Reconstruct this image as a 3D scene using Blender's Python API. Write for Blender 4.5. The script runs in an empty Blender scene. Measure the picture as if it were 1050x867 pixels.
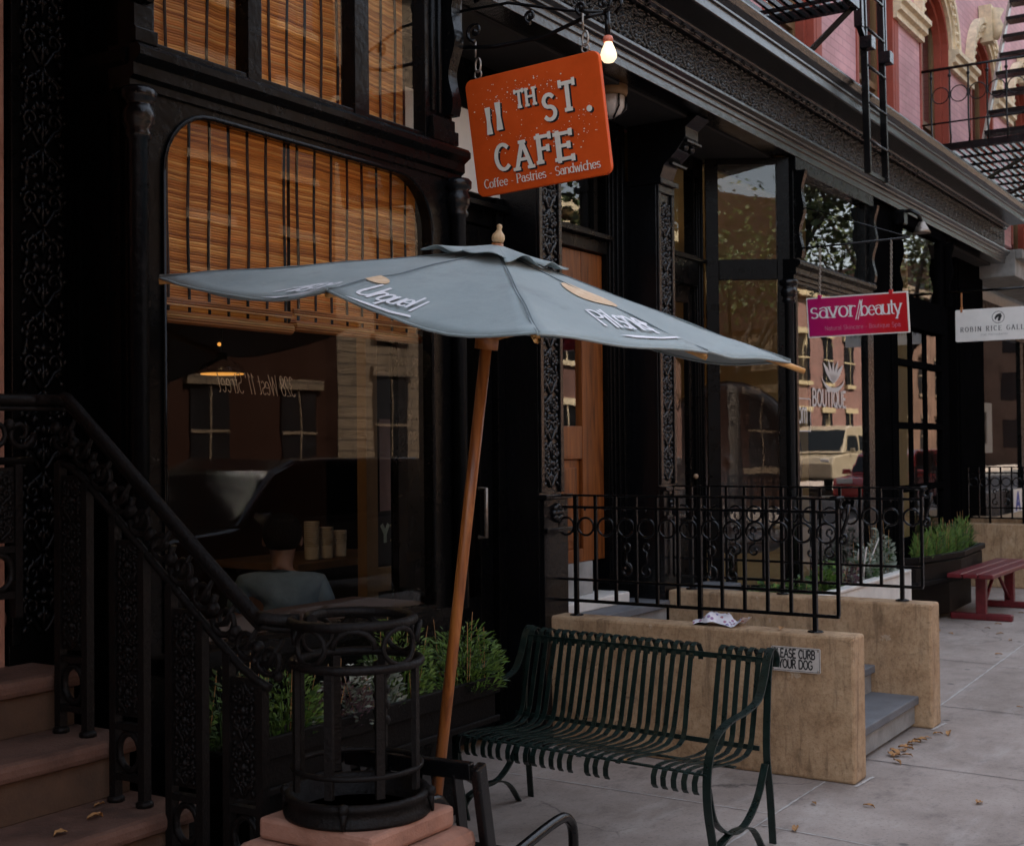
import bpy, bmesh, math, random
from math import sin, cos, pi, radians
from mathutils import Vector as V, Matrix

random.seed(11)
S = bpy.context.scene
COL = S.collection
M = {}

# ------------------------------------------------------------------ mesh builder
class MB:
    def __init__(self):
        self.v = []; self.f = []; self.s = []
    def add(self, vs, fs, smooth=False):
        b = len(self.v)
        self.v += [V(p) for p in vs]
        for f in fs:
            self.f.append([b + i for i in f]); self.s.append(smooth)
        return self
    def box(self, x0, x1, y0, y1, z0, z1):
        vs = [(x, y, z) for z in (z0, z1) for y in (y0, y1) for x in (x0, x1)]
        return self.add(vs, [(0, 2, 3, 1), (4, 5, 7, 6), (0, 1, 5, 4), (2, 6, 7, 3), (0, 4, 6, 2), (1, 3, 7, 5)])
    def obox(self, c, a, b, d):
        c, a, b, d = V(c), V(a), V(b), V(d)
        vs = [c + i * a + j * b + k * d for k in (-1, 1) for j in (-1, 1) for i in (-1, 1)]
        return self.add(vs, [(0, 2, 3, 1), (4, 5, 7, 6), (0, 1, 5, 4), (2, 6, 7, 3), (0, 4, 6, 2), (1, 3, 7, 5)])
    def bar(self, p0, p1, w, h, up=(0, 0, 1)):
        p0, p1, up = V(p0), V(p1), V(up)
        t = (p1 - p0); L = t.length; t = t / L
        s = t.cross(up)
        if s.length < 1e-5: s = t.cross(V((1, 0, 0)))
        s.normalize(); u = s.cross(t)
        return self.obox((p0 + p1) / 2, t * L / 2, s * w / 2, u * h / 2)
    def tube(self, pts, r, n=8, closed=False, caps=True, flat=1.0):
        pts = [V(p) for p in pts]; m = len(pts)
        rs = list(r) if isinstance(r, (list, tuple)) else [r] * m
        tan = []
        for i in range(m):
            a = pts[(i - 1) % m] if (closed or i > 0) else pts[i]
            b = pts[(i + 1) % m] if (closed or i < m - 1) else pts[i]
            t = b - a
            tan.append(t.normalized() if t.length > 1e-9 else V((0, 0, 1)))
        nrm = tan[0].orthogonal().normalized()
        vs = []
        for i in range(m):
            nrm = nrm - tan[i] * nrm.dot(tan[i])
            if nrm.length < 1e-6: nrm = tan[i].orthogonal()
            nrm.normalize(); bi = tan[i].cross(nrm)
            for k in range(n):
                a = 2 * pi * k / n
                vs.append(pts[i] + (nrm * cos(a) + bi * sin(a) * flat) * rs[i])
        fs = []
        for i in range(m if closed else m - 1):
            j = (i + 1) % m
            for k in range(n):
                l = (k + 1) % n
                fs.append((i * n + k, i * n + l, j * n + l, j * n + k))
        self.add(vs, fs, True)
        if caps and not closed:
            b = len(self.v) - len(vs)
            self.f.append([b + k for k in range(n)][::-1]); self.s.append(False)
            self.f.append([b + (m - 1) * n + k for k in range(n)]); self.s.append(False)
        return self
    def cyl(self, p0, p1, r0, r1=None, n=14):
        return self.tube([p0, p1], [r0, r0 if r1 is None else r1], n)
    def lathe(self, c, prof, n=20, smooth=True):
        c = V(c); m = len(prof); vs = []; fs = []
        for (r, z) in prof:
            for k in range(n):
                a = 2 * pi * k / n
                vs.append(c + V((max(r, 1e-4) * cos(a), max(r, 1e-4) * sin(a), z)))
        for i in range(m - 1):
            for k in range(n):
                l = (k + 1) % n
                fs.append((i * n + k, i * n + l, (i + 1) * n + l, (i + 1) * n + k))
        self.add(vs, fs, smooth)
        b = len(self.v) - len(vs)
        self.f.append([b + k for k in range(n)][::-1]); self.s.append(False)
        self.f.append([b + (m - 1) * n + k for k in range(n)]); self.s.append(False)
        return self
    def ribbon(self, pts, side, w, th):
        """flat strap that follows pts, side = constant width direction"""
        pts = [V(p) for p in pts]; side = V(side).normalized(); m = len(pts); vs = []
        for i in range(m):
            t = (pts[min(i + 1, m - 1)] - pts[max(i - 1, 0)]).normalized()
            nn = t.cross(side).normalized()
            for a, b in ((-1, -1), (1, -1), (1, 1), (-1, 1)):
                vs.append(pts[i] + side * a * w / 2 + nn * b * th / 2)
        fs = [(0, 1, 2, 3)[::-1]]
        for i in range(m - 1):
            for k in range(4):
                l = (k + 1) % 4
                fs.append((i * 4 + k, i * 4 + l, i * 4 + 4 + l, i * 4 + 4 + k))
        fs.append(tuple((m - 1) * 4 + k for k in range(4)))
        return self.add(vs, fs)
    def prism(self, poly, d):
        poly = [V(p) for p in poly]; d = V(d); n = len(poly)
        fs = [tuple(range(n))[::-1], tuple(range(n, 2 * n))]
        for k in range(n):
            l = (k + 1) % n
            fs.append((k, l, n + l, n + k))
        return self.add(poly + [p + d for p in poly], fs)
    def extr_x(self, prof, x0, x1):
        return self.prism([(x0, y, z) for y, z in prof], (x1 - x0, 0, 0))
    def quad(self, a, b, c, d):
        return self.add([a, b, c, d], [(0, 1, 2, 3)])
    def blob(self, c, r, sx=1, sy=1, sz=1, n=8, m=5, rot=None):
        c = V(c); vs = []; fs = []
        for i in range(m + 1):
            th = pi * i / m
            for k in range(n):
                a = 2 * pi * k / n
                p = V((sin(th) * cos(a) * sx, sin(th) * sin(a) * sy, cos(th) * sz)) * r
                if rot: p = rot @ p
                vs.append(c + p)
        for i in range(m):
            for k in range(n):
                l = (k + 1) % n
                fs.append((i * n + k, (i + 1) * n + k, (i + 1) * n + l, i * n + l))
        return self.add(vs, fs, True)
    def build(self, name, mat, parent=None, bevel=0, weld=False):
        org = V(parent['_o']) if parent is not None else V((0, 0, 0))
        me = bpy.data.meshes.new(name)
        me.from_pydata([p - org for p in self.v], [], self.f)
        me.polygons.foreach_set('use_smooth', self.s)
        bm = bmesh.new(); bm.from_mesh(me)
        if weld: bmesh.ops.remove_doubles(bm, verts=bm.verts, dist=1e-5)
        bmesh.ops.recalc_face_normals(bm, faces=bm.faces)
        bm.to_mesh(me); bm.free()
        me.materials.append(M[mat] if isinstance(mat, str) else mat)
        o = bpy.data.objects.new(name, me); COL.objects.link(o)
        if parent is not None:
            o.parent = parent; o['_o'] = list(org)
        else:
            o['_o'] = [0, 0, 0]
        if bevel:
            md = o.modifiers.new('bevel', 'BEVEL'); md.width = bevel; md.segments = 2; md.limit_method = 'ANGLE'
            md.angle_limit = radians(40)
        return o

def tag(o, label=None, cat=None, group=None, kind=None):
    if label: o['label'] = label
    if cat: o['category'] = cat
    if group: o['group'] = group
    if kind: o['kind'] = kind
    return o
def thing(name, label, cat, loc, group=None):
    o = bpy.data.objects.new(name, None); COL.objects.link(o); o.empty_display_size = .1
    o.location = loc; o['_o'] = list(loc)
    return tag(o, label, cat, group)
def single(mb, name, mat, label, cat, loc, group=None, bevel=0):
    """a thing that is one mesh, origin at its base"""
    loc = V(loc)
    mb.v = [p - loc for p in mb.v]
    o = mb.build(name, mat, None, bevel); o.location = loc
    return tag(o, label, cat, group)
def copy_tree(o, parent=None, loc=None):
    c = o.copy(); COL.objects.link(c)
    if parent is not None: c.parent = parent
    if loc is not None: c.location = loc
    for ch in list(o.children): copy_tree(ch, c)
    return c
def lerp(a, b, t): return a + (b - a) * t
def arc(cx, cy, rx, ry, a0, a1, n=8):
    return [(cx + rx * cos(radians(lerp(a0, a1, i / n))), cy + ry * sin(radians(lerp(a0, a1, i / n)))) for i in range(n + 1)]

def smooth(pts, k=4):
    out = []
    for i in range(len(pts) - 1):
        p0, p1, p2, p3 = V(pts[max(i - 1, 0)]), V(pts[i]), V(pts[i + 1]), V(pts[min(i + 2, len(pts) - 1)])
        for j in range(k):
            t = j / k
            out.append(.5 * ((2 * p1) + (p2 - p0) * t + (2 * p0 - 5 * p1 + 4 * p2 - p3) * t * t + (3 * p1 - p0 - 3 * p2 + p3) * t ** 3))
    return out + [V(pts[-1])]

# ------------------------------------------------------------------ materials
def nmat(name):
    m = bpy.data.materials.new(name); m.use_nodes = True
    nt = m.node_tree; b = nt.nodes['Principled BSDF']
    M[name] = m
    return m, nt, b
def nd(nt, t, **kw):
    n = nt.nodes.new(t)
    for k, v in kw.items():
        if k.startswith('i_'):
            key = k[2:].replace('_', ' ')
            n.inputs[key].default_value = v
        else: setattr(n, k, v)
    return n
def c4(c): return (c[0], c[1], c[2], 1)
def coords(nt, scale=(1, 1, 1), rot=(0, 0, 0), kind='Object'):
    tc = nd(nt, 'ShaderNodeTexCoord'); mp = nd(nt, 'ShaderNodeMapping')
    mp.inputs['Scale'].default_value = scale; mp.inputs['Rotation'].default_value = rot
    nt.links.new(tc.outputs[kind], mp.inputs['Vector'])
    return mp.outputs['Vector']
def ramp(nt, fac, stops):
    r = nd(nt, 'ShaderNodeValToRGB'); e = r.color_ramp.elements
    while len(e) < len(stops): e.new(.5)
    for k, (p, c) in enumerate(stops):
        e[k].position = p; e[k].color = c4(c)
    nt.links.new(fac, r.inputs['Fac'])
    return r.outputs['Color']
def mixc(nt, a, b, fac, mode='MIX'):
    m = nd(nt, 'ShaderNodeMix', data_type='RGBA', blend_type=mode)
    for s, x in ((6, a), (7, b)):
        if hasattr(x, 'links') or hasattr(x, 'is_linked'): nt.links.new(x, m.inputs[s])
        else: m.inputs[s].default_value = c4(x)
    if hasattr(fac, 'is_linked'): nt.links.new(fac, m.inputs[0])
    else: m.inputs[0].default_value = fac
    return m.outputs[2]
def noise(nt, vec, scale, detail=4, rough=.55):
    n = nd(nt, 'ShaderNodeTexNoise'); n.inputs['Scale'].default_value = scale
    n.inputs['Detail'].default_value = detail; n.inputs['Roughness'].default_value = rough
    nt.links.new(vec, n.inputs['Vector'])
    return n.outputs['Fac']
def bump(nt, b, h, strength, dist=.01):
    n = nd(nt, 'ShaderNodeBump'); n.inputs['Strength'].default_value = strength; n.inputs['Distance'].default_value = dist
    nt.links.new(h, n.inputs['Height'])
    nt.links.new(n.outputs['Normal'], b.inputs['Normal'])
def simple(name, col, rough=.6, var=.25, scale=8, bstr=.15, bscale=60, metallic=0, spec=.5, second=None, rvar=.1, coat=0, stretch=(1, 1, 1)):
    """base colour with soft blotches, fine grain bump and roughness variation"""
    m, nt, b = nmat(name)
    vec = coords(nt, stretch)
    n1 = noise(nt, vec, scale, 6, .6)
    dark = tuple(x * (1 - var) for x in col); lite = second or tuple(min(1, x * (1 + var)) for x in col)
    c = ramp(nt, n1, [(.3, dark), (.5, col), (.72, lite)])
    nt.links.new(c, b.inputs['Base Color'])
    n2 = noise(nt, vec, bscale, 5, .65)
    mr = nd(nt, 'ShaderNodeMapRange'); mr.inputs['To Min'].default_value = max(.02, rough - rvar); mr.inputs['To Max'].default_value = min(1, rough + rvar)
    nt.links.new(n1, mr.inputs['Value']); nt.links.new(mr.outputs['Result'], b.inputs['Roughness'])
    if bstr: bump(nt, b, n2, bstr)
    b.inputs['Metallic'].default_value = metallic
    b.inputs['Specular IOR Level'].default_value = spec
    if coat: b.inputs['Coat Weight'].default_value = coat; b.inputs['Coat Roughness'].default_value = .15
    return m
def emis(name, col, st):
    m, nt, b = nmat(name)
    b.inputs['Base Color'].default_value = c4(col); b.inputs['Emission Color'].default_value = c4(col)
    b.inputs['Emission Strength'].default_value = st
    return m

# black storefront paint: many coats, glossy, a little worn
def black_paint(name, base, rough, bstr, bscale, wear=0.0, spec=.5):
    m, nt, b = nmat(name)
    vec = coords(nt)
    n1 = noise(nt, vec, 5, 8, .65)
    c = ramp(nt, n1, [(.3, tuple(x * .7 for x in base)), (.6, base), (.8, tuple(x * 1.5 for x in base))])
    if wear:
        n3 = noise(nt, vec, 38, 8, .7)
        w = ramp(nt, n3, [(.64, (0, 0, 0)), (.72, (1, 1, 1))])
        c = mixc(nt, c, (.16, .115, .085), nd_mul(nt, w, wear))
    nt.links.new(c, b.inputs['Base Color'])
    mr = nd(nt, 'ShaderNodeMapRange'); mr.inputs['From Min'].default_value = .3; mr.inputs['From Max'].default_value = .7
    mr.inputs['To Min'].default_value = rough * .7; mr.inputs['To Max'].default_value = rough * 1.5
    nt.links.new(noise(nt, vec, 11, 6, .7), mr.inputs['Value']); nt.links.new(mr.outputs['Result'], b.inputs['Roughness'])
    bump(nt, b, noise(nt, vec, bscale, 6, .6), bstr)
    b.inputs['Specular IOR Level'].default_value = spec
    return m
def nd_mul(nt, col, f):
    m = nd(nt, 'ShaderNodeMath', operation='MULTIPLY'); m.inputs[1].default_value = f
    nt.links.new(col, m.inputs[0])
    return m.outputs[0]

black_paint('black_paint', (.0022, .0023, .0026), .28, .08, 28, 0, .1)
black_paint('frame_black', (.003, .0032, .0036), .22, .22, 34, .22, .16)
black_paint('matt_black', (.003, .003, .0033), .5, .05, 30, 0, 0)
black_paint('cornice_paint', (.006, .0065, .008), .15, .3, 30, .15, .42)
M['cornice_paint'].node_tree.nodes['Principled BSDF'].inputs['Coat Weight'].default_value = .12
M['cornice_paint'].node_tree.nodes['Principled BSDF'].inputs['Coat Roughness'].default_value = .18
black_paint('worn_black_paint', (.004, .0042, .005), .18, .35, 34, .22, .36)
black_paint('relief_dark', (.003, .003, .0035), .22, .25, 90, 0, .2)
black_paint('relief_black', (.004, .0042, .0048), .2, .25, 90, 0, .45)
black_paint('frieze_black', (.005, .0046, .0042), .2, .4, 90, .2, .6)
black_paint('iron_black', (.0035, .0035, .004), .2, .12, 60, 0, .28)
black_paint('rusty_iron', (.008, .0065, .006), .4, .5, 70, .2, .14)
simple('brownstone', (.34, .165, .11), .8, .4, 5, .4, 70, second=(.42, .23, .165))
simple('shaded_step_stone', (.115, .056, .037), .85, .5, 6, .5, 70, second=(.16, .085, .06))  # darker brownstone for the treads, stoop shade put into its colour
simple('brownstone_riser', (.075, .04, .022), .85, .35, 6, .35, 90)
simple('bluestone', (.125, .13, .14), .7, .25, 7, .25, 110)
simple('stone_grey', (.25, .25, .24), .8, .35, 6, .3, 80)
simple('marble', (.62, .6, .56), .5, .15, 5, .1, 50)
simple('cream_stone', (.72, .59, .4), .75, .25, 12, .3, 60)
simple('red_trim', (.3, .055, .03), .7, .2, 5, .15, 60)
simple('bench_green', (.006, .015, .0125), .3, .35, 25, .25, 90, second=(.01, .024, .02))
simple('bench_red', (.12, .007, .011), .38, .25, 20, .15, 120)
simple('sign_white', (.72, .7, .66), .45, .06, 10, .03, 60)
simple('sign_metal', (.5, .46, .42), .4, .15, 20, .06, 60)
simple('cream_print', (.82, .77, .66), .6, .08, 30, .05, 60)
simple('white_print', (.78, .78, .78), .6, .05, 30, 0)
simple('black_print', (.012, .012, .012), .6, .05, 30, 0)
simple('grey_print', (.2, .2, .2), .6, .05, 30, 0)
simple('pink_print', (.62, .2, .3), .6, .05, 30, 0)
simple('blue_print', (.02, .05, .3), .6, .05, 30, 0)
simple('orange_print', (.66, .47, .29), .7, .15, 40, 0, second=(.74, .6, .44))
simple('fabric_print', (.74, .75, .78), .85, .06, 30, .1, 300)
simple('sign_orange', (.68, .085, .009), .55, .1, 9, .05, 120, second=(.72, .098, .012), spec=.25)
simple('sign_edge', (.6, .17, .1), .45, .1, 9, .05, 120)
simple('chain_metal', (.3, .26, .22), .4, .3, 50, 0, metallic=.8)
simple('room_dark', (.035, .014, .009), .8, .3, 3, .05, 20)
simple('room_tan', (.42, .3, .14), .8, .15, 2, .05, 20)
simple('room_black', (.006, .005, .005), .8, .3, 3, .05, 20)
simple('room_wood', (.16, .09, .035), .6, .3, 6, .1, 30, stretch=(1, 1, .15))
simple('room_paper', (.5, .47, .42), .8, .1, 6, .05, 30)
simple('panel_white', (.62, .6, .54), .7, .08, 4, .04, 30)
simple('skin', (.17, .09, .06), .55, .12, 20, .08, 120)
simple('hair', (.006, .0045, .004), .9, .4, 40, .8, 120, spec=.08, stretch=(1, 1, .25))
simple('shirt_grey', (.09, .13, .16), .9, .25, 9, .6, 22)
simple('trousers', (.03, .032, .04), .85, .2, 14, .3, 160)
simple('trough_black', (.0035, .003, .003), .55, .4, 9, .4, 60, spec=.1)
simple('paper_pink', (.14, .085, .075), .8, .2, 8, .05, 30)
simple('caulk', (.42, .4, .38), .8, .3, 25, .3, 80)
simple('gilt', (.3, .2, .12), .5, .2, 25, 0)
simple('glass_white', (.5, .48, .46), .6, .1, 25, 0)
simple('soil', (.02, .014, .01), .95, .4, 30, .6, 90)
simple('leaf_bright', (.085, .17, .022), .6, .5, 14, 0, second=(.17, .27, .05))
simple('leaf_dark', (.03, .07, .016), .6, .5, 14, 0, second=(.06, .12, .03))
simple('leaf_silver', (.2, .24, .19), .7, .3, 14, 0, second=(.4, .42, .36))
simple('leaf_purple', (.09, .045, .055), .7, .4, 20, 0, second=(.16, .09, .1))
simple('petal_white', (.75, .74, .7), .7, .1, 20, 0)
simple('tree_leaf', (.055, .085, .02), .6, .5, 3, 0, second=(.14, .14, .03))
simple('bark', (.05, .04, .032), .9, .4, 8, .6, 40)
simple('fallen_leaf', (.4, .2, .07), .75, .55, 20, .2, 80, second=(.6, .38, .18))
simple('tyre', (.015, .015, .016), .8, .2, 20, .2, 60)
simple('rim_metal', (.5, .5, .5), .3, .15, 20, 0, metallic=.9)
simple('car_dark', (.012, .013, .016), .15, .1, 5, 0, coat=.6)
simple('car_tan', (.33, .27, .19), .22, .08, 5, 0, coat=.6)
simple('car_white', (.6, .6, .6), .22, .08, 5, 0, coat=.6)
simple('car_red', (.35, .02, .02), .2, .08, 5, 0, coat=.6)
simple('car_glass', (.01, .012, .014), .1, .1, 5, 0, spec=.1)
simple('mirror_brown', (.03, .016, .012), .5, .4, 14, .3, 60)
simple('book_blue', (.03, .07, .16), .6, .2, 20, 0)
simple('asphalt', (.05, .05, .052), .9, .25, 4, .5, 160)
simple('kerb_stone', (.3, .29, .28), .8, .25, 8, .3, 90)
simple('far_brownstone', (.1, .06, .043), .85, .3, 1.2, .2, 30, spec=.05)
simple('far_dark', (.03, .015, .011), .9, .3, 1.2, .2, 30, spec=0)
simple('seam_grey', (.17, .215, .235), .9, .1, 20, 0)
simple('far_window', (.012, .012, .013), .12, .2, 2, 0)
simple('far_yellow', (.33, .26, .15), .7, .15, 5, 0)
emis('bulb_warm', (1, .78, .5), .26)
emis('lamp_glow', (1, .42, .08), .16)
emis('blind_glow_bulb', (1, .66, .32), 11)
emis('pin_light', (1, .66, .3), 7)

def m_brick(name, c1, c2, mortar, scale, rgh=.8):
    m, nt, b = nmat(name)
    tc = nd(nt, 'ShaderNodeTexCoord'); mp = nd(nt, 'ShaderNodeMapping')
    mp.inputs['Rotation'].default_value = (radians(-90), 0, 0)
    nt.links.new(tc.outputs['Object'], mp.inputs['Vector'])
    br = nd(nt, 'ShaderNodeTexBrick'); br.inputs['Scale'].default_value = scale
    br.inputs['Color1'].default_value = c4(c1); br.inputs['Color2'].default_value = c4(c2); br.inputs['Mortar'].default_value = c4(mortar)
    br.inputs['Mortar Size'].default_value = .012; br.inputs['Brick Width'].default_value = .42; br.inputs['Row Height'].default_value = .14
    nt.links.new(mp.outputs['Vector'], br.inputs['Vector'])
    n = noise(nt, coords(nt), 1.2, 6, .6)
    c = mixc(nt, br.outputs['Color'], ramp(nt, n, [(.3, (.72, .72, .72)), (.7, (1.12, 1.12, 1.15))]), 1, 'MULTIPLY')
    nt.links.new(c, b.inputs['Base Color']); b.inputs['Roughness'].default_value = rgh
    inv = nd(nt, 'ShaderNodeMath', operation='SUBTRACT'); inv.inputs[0].default_value = 1
    nt.links.new(br.outputs['Fac'], inv.inputs[1])
    bump(nt, b, inv.outputs[0], .5, .006)
m_brick('pink_brick', (.6, .32, .335), (.67, .375, .385), (.52, .285, .3), 1.9)
m_brick('far_limestone', (.14, .095, .055), (.165, .113, .07), (.07, .047, .03), .55)
m_brick('far_red_brick', (.15, .066, .05), (.18, .08, .06), (.15, .1, .08), 1.5)

def cracks(nt, c, vec, scale, width, col, amount):
    wp = nd(nt, 'ShaderNodeTexNoise'); wp.inputs['Scale'].default_value = scale * 3; wp.inputs['Detail'].default_value = 5; nt.links.new(vec, wp.inputs['Vector'])
    ad = nd(nt, 'ShaderNodeVectorMath', operation='MULTIPLY_ADD'); ad.inputs[1].default_value = (.35 / scale,) * 3
    nt.links.new(wp.outputs['Color'], ad.inputs[0]); nt.links.new(vec, ad.inputs[2])
    vo = nd(nt, 'ShaderNodeTexVoronoi', feature='DISTANCE_TO_EDGE'); vo.inputs['Scale'].default_value = scale; nt.links.new(ad.outputs[0], vo.inputs['Vector'])
    line = ramp(nt, vo.outputs['Distance'], [(width * .3, (1, 1, 1)), (width, (0, 0, 0))])
    gate = ramp(nt, noise(nt, vec, scale * .9, 2, .5), [(.52, (0, 0, 0)), (.6, (1, 1, 1))])   # only here and there
    return mixc(nt, c, col, nd_mul(nt, mixc(nt, line, gate, 1, 'MULTIPLY'), amount))
def m_stucco():
    m, nt, b = nmat('stucco')
    vec = coords(nt)
    n1 = noise(nt, vec, 4.2, 9, .75)
    c = ramp(nt, n1, [(.3, (.2, .115, .055)), (.48, (.4, .26, .145)), (.56, (.44, .295, .17)), (.74, (.56, .41, .26))])
    n2 = noise(nt, coords(nt, (1, 5, 1.6)), 5, 6, .7)                 # brushed, cloudy grime
    c = mixc(nt, c, (.1, .062, .035), nd_mul(nt, ramp(nt, n2, [(.52, (0, 0, 0)), (.7, (1, 1, 1))]), .5))
    n3 = noise(nt, vec, 48, 7, .8)
    c = mixc(nt, c, (.1, .058, .03), nd_mul(nt, ramp(nt, n3, [(.5, (0, 0, 0)), (.68, (1, 1, 1))]), .55))
    n4 = noise(nt, coords(nt, (7, 7, .8)), 2.4, 6, .65)               # rain streaks
    c = mixc(nt, c, (.13, .08, .045), nd_mul(nt, ramp(nt, n4, [(.55, (0, 0, 0)), (.66, (1, 1, 1))]), .5))
    n5 = noise(nt, vec, 7.5, 8, .72)                                  # patches where the top coat has gone
    c = mixc(nt, c, (.5, .4, .29), nd_mul(nt, ramp(nt, n5, [(.64, (0, 0, 0)), (.67, (1, 1, 1))]), .55))
    c = cracks(nt, c, vec, 2.3, .006, (.07, .043, .025), .7)
    nt.links.new(c, b.inputs['Base Color']); b.inputs['Roughness'].default_value = .9
    bump(nt, b, n3, .5, .01)
m_stucco()

def m_concrete():
    m, nt, b = nmat('sidewalk_concrete')
    vec = coords(nt)
    n1 = noise(nt, vec, 1.3, 8, .7); n2 = noise(nt, coords(nt, (1, 1.4, 1)), 4.5, 9, .75); n3 = noise(nt, vec, 55, 5, .8); n4 = noise(nt, coords(nt, (.6, 2.2, 1)), 2.2, 6, .65)
    c = ramp(nt, n1, [(.3, (.195, .158, .132)), (.5, (.3, .25, .219)), (.7, (.39, .336, .298))])
    c = mixc(nt, c, (.12, .1, .09), nd_mul(nt, ramp(nt, n2, [(.53, (0, 0, 0)), (.68, (1, 1, 1))]), .6))
    c = mixc(nt, c, (.48, .44, .41), nd_mul(nt, ramp(nt, n4, [(.55, (0, 0, 0)), (.7, (1, 1, 1))]), .35))
    c = mixc(nt, c, (.06, .052, .048), nd_mul(nt, ramp(nt, n3, [(.53, (0, 0, 0)), (.66, (1, 1, 1))]), .45))
    for sc, lo, hi, st in ((3.1, .05, .085, .75), (1.15, .06, .15, .4)):   # chewing gum spots, larger oil stains
        vo = nd(nt, 'ShaderNodeTexVoronoi'); vo.inputs['Scale'].default_value = sc; nt.links.new(vec, vo.inputs['Vector'])
        c = mixc(nt, c, (.06, .055, .052), nd_mul(nt, ramp(nt, vo.outputs['Distance'], [(lo, (1, 1, 1)), (hi, (0, 0, 0))]), st))
    c = cracks(nt, c, vec, .8, .006, (.05, .043, .04), .8)
    nt.links.new(c, b.inputs['Base Color']); b.inputs['Roughness'].default_value = .8
    bump(nt, b, n3, .35, .005)
m_concrete()

def m_wood(name, a, b_, c_, axis, scale=3, rough=.4, coat=.3):
    m, nt, b = nmat(name)
    st = [9, 9, 9]; st[axis] = .55
    vec = coords(nt, tuple(st))
    w = nd(nt, 'ShaderNodeTexNoise'); w.inputs['Scale'].default_value = scale; w.inputs['Detail'].default_value = 8; w.inputs['Distortion'].default_value = 1.4
    nt.links.new(vec, w.inputs['Vector'])
    c = ramp(nt, w.outputs['Fac'], [(.32, a), (.5, b_), (.68, c_)])
    nt.links.new(c, b.inputs['Base Color']); b.inputs['Roughness'].default_value = rough
    b.inputs['Coat Weight'].default_value = coat; b.inputs['Coat Roughness'].default_value = .2
    bump(nt, b, w.outputs['Fac'], .12)
m_wood('door_wood', (.06, .014, .002), (.15, .041, .006), (.21, .062, .011), 2, 3, .4, .05)
m_wood('pole_wood', (.2, .06, .012), (.36, .12, .025), (.44, .17, .04), 2, 3, .4)
m_wood('finial_wood', (.4, .25, .12), (.52, .36, .19), (.58, .42, .24), 2, 3, .55, 0)
m_wood('rib_wood', (.42, .2, .06), (.58, .3, .09), (.62, .34, .12), 0, 3, .45, .2)

def m_blind():
    m, nt, b = nmat('bamboo')
    vec = coords(nt, (1, 1, 1))
    sep = nd(nt, 'ShaderNodeSeparateXYZ'); nt.links.new(vec, sep.inputs[0])
    # each slat is a rod about 9 mm tall; every rod gets its own tone
    mul = nd(nt, 'ShaderNodeMath', operation='MULTIPLY'); mul.inputs[1].default_value = 1 / .0095
    nt.links.new(sep.outputs['Z'], mul.inputs[0])
    fl = nd(nt, 'ShaderNodeMath', operation='FLOOR'); nt.links.new(mul.outputs[0], fl.inputs[0])
    fr = nd(nt, 'ShaderNodeMath', operation='FRACT'); nt.links.new(mul.outputs[0], fr.inputs[0])
    cb = nd(nt, 'ShaderNodeCombineXYZ'); nt.links.new(fl.outputs[0], cb.inputs[2])
    wn = nd(nt, 'ShaderNodeTexWhiteNoise', noise_dimensions='3D'); nt.links.new(cb.outputs[0], wn.inputs['Vector'])
    # long tone drift along each rod
    cb2 = nd(nt, 'ShaderNodeCombineXYZ'); nt.links.new(sep.outputs['X'], cb2.inputs[0]); nt.links.new(fl.outputs[0], cb2.inputs[2])
    n = noise(nt, cb2.outputs[0], 2.6, 3, .6)
    c = ramp(nt, wn.outputs['Value'], [(0, (.3, .1, .022)), (.3, (.52, .2, .05)), (.75, (.68, .31, .09)), (1, (.8, .46, .17))])
    c = mixc(nt, c, ramp(nt, n, [(.3, (.55, .5, .48)), (.7, (1.2, 1.15, 1.1))]), 1, 'MULTIPLY')
    nt.links.new(c, b.inputs['Base Color']); b.inputs['Roughness'].default_value = .5
    sn = nd(nt, 'ShaderNodeMath', operation='MULTIPLY'); sn.inputs[1].default_value = pi; nt.links.new(fr.outputs[0], sn.inputs[0])
    s2 = nd(nt, 'ShaderNodeMath', operation='SINE'); nt.links.new(sn.outputs[0], s2.inputs[0])
    bump(nt, b, s2.outputs[0], .9, .006)
    # thin bamboo lets some daylight through
    tr = nd(nt, 'ShaderNodeBsdfTranslucent'); nt.links.new(c, tr.inputs['Color'])
    mx = nd(nt, 'ShaderNodeMixShader'); mx.inputs[0].default_value = .42
    out = nt.nodes['Material Output']
    nt.links.new(b.outputs[0], mx.inputs[1]); nt.links.new(tr.outputs[0], mx.inputs[2]); nt.links.new(mx.outputs[0], out.inputs['Surface'])
m_blind()

def m_fabric():
    m, nt, b = nmat('umbrella_fabric')
    vec = coords(nt)
    n1 = noise(nt, vec, 2.2, 5, .6)
    c = ramp(nt, n1, [(.3, (.225, .285, .295)), (.7, (.3, .36, .36))])
    n2 = noise(nt, vec, 11, 5, .6)
    c = mixc(nt, c, (.15, .19, .205), nd_mul(nt, ramp(nt, n2, [(.58, (0, 0, 0)), (.75, (1, 1, 1))]), .3))
    nt.links.new(c, b.inputs['Base Color']); b.inputs['Roughness'].default_value = .85
    b.inputs['Sheen Weight'].default_value = .15
    n6 = noise(nt, coords(nt, (1, 1, 3)), 3.4, 7, .75)
    c2 = mixc(nt, c, (.13, .15, .15), nd_mul(nt, ramp(nt, n6, [(.58, (0, 0, 0)), (.7, (1, 1, 1))]), .35))
    nt.links.new(c2, b.inputs['Base Color'])
    mxh = nd(nt, 'ShaderNodeMath', operation='MULTIPLY_ADD'); mxh.inputs[1].default_value = .12
    nt.links.new(noise(nt, vec, 420, 2, .5), mxh.inputs[0]); nt.links.new(noise(nt, vec, 5, 4, .55), mxh.inputs[2])
    bump(nt, b, mxh.outputs[0], .5, .022)
m_fabric()

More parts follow.
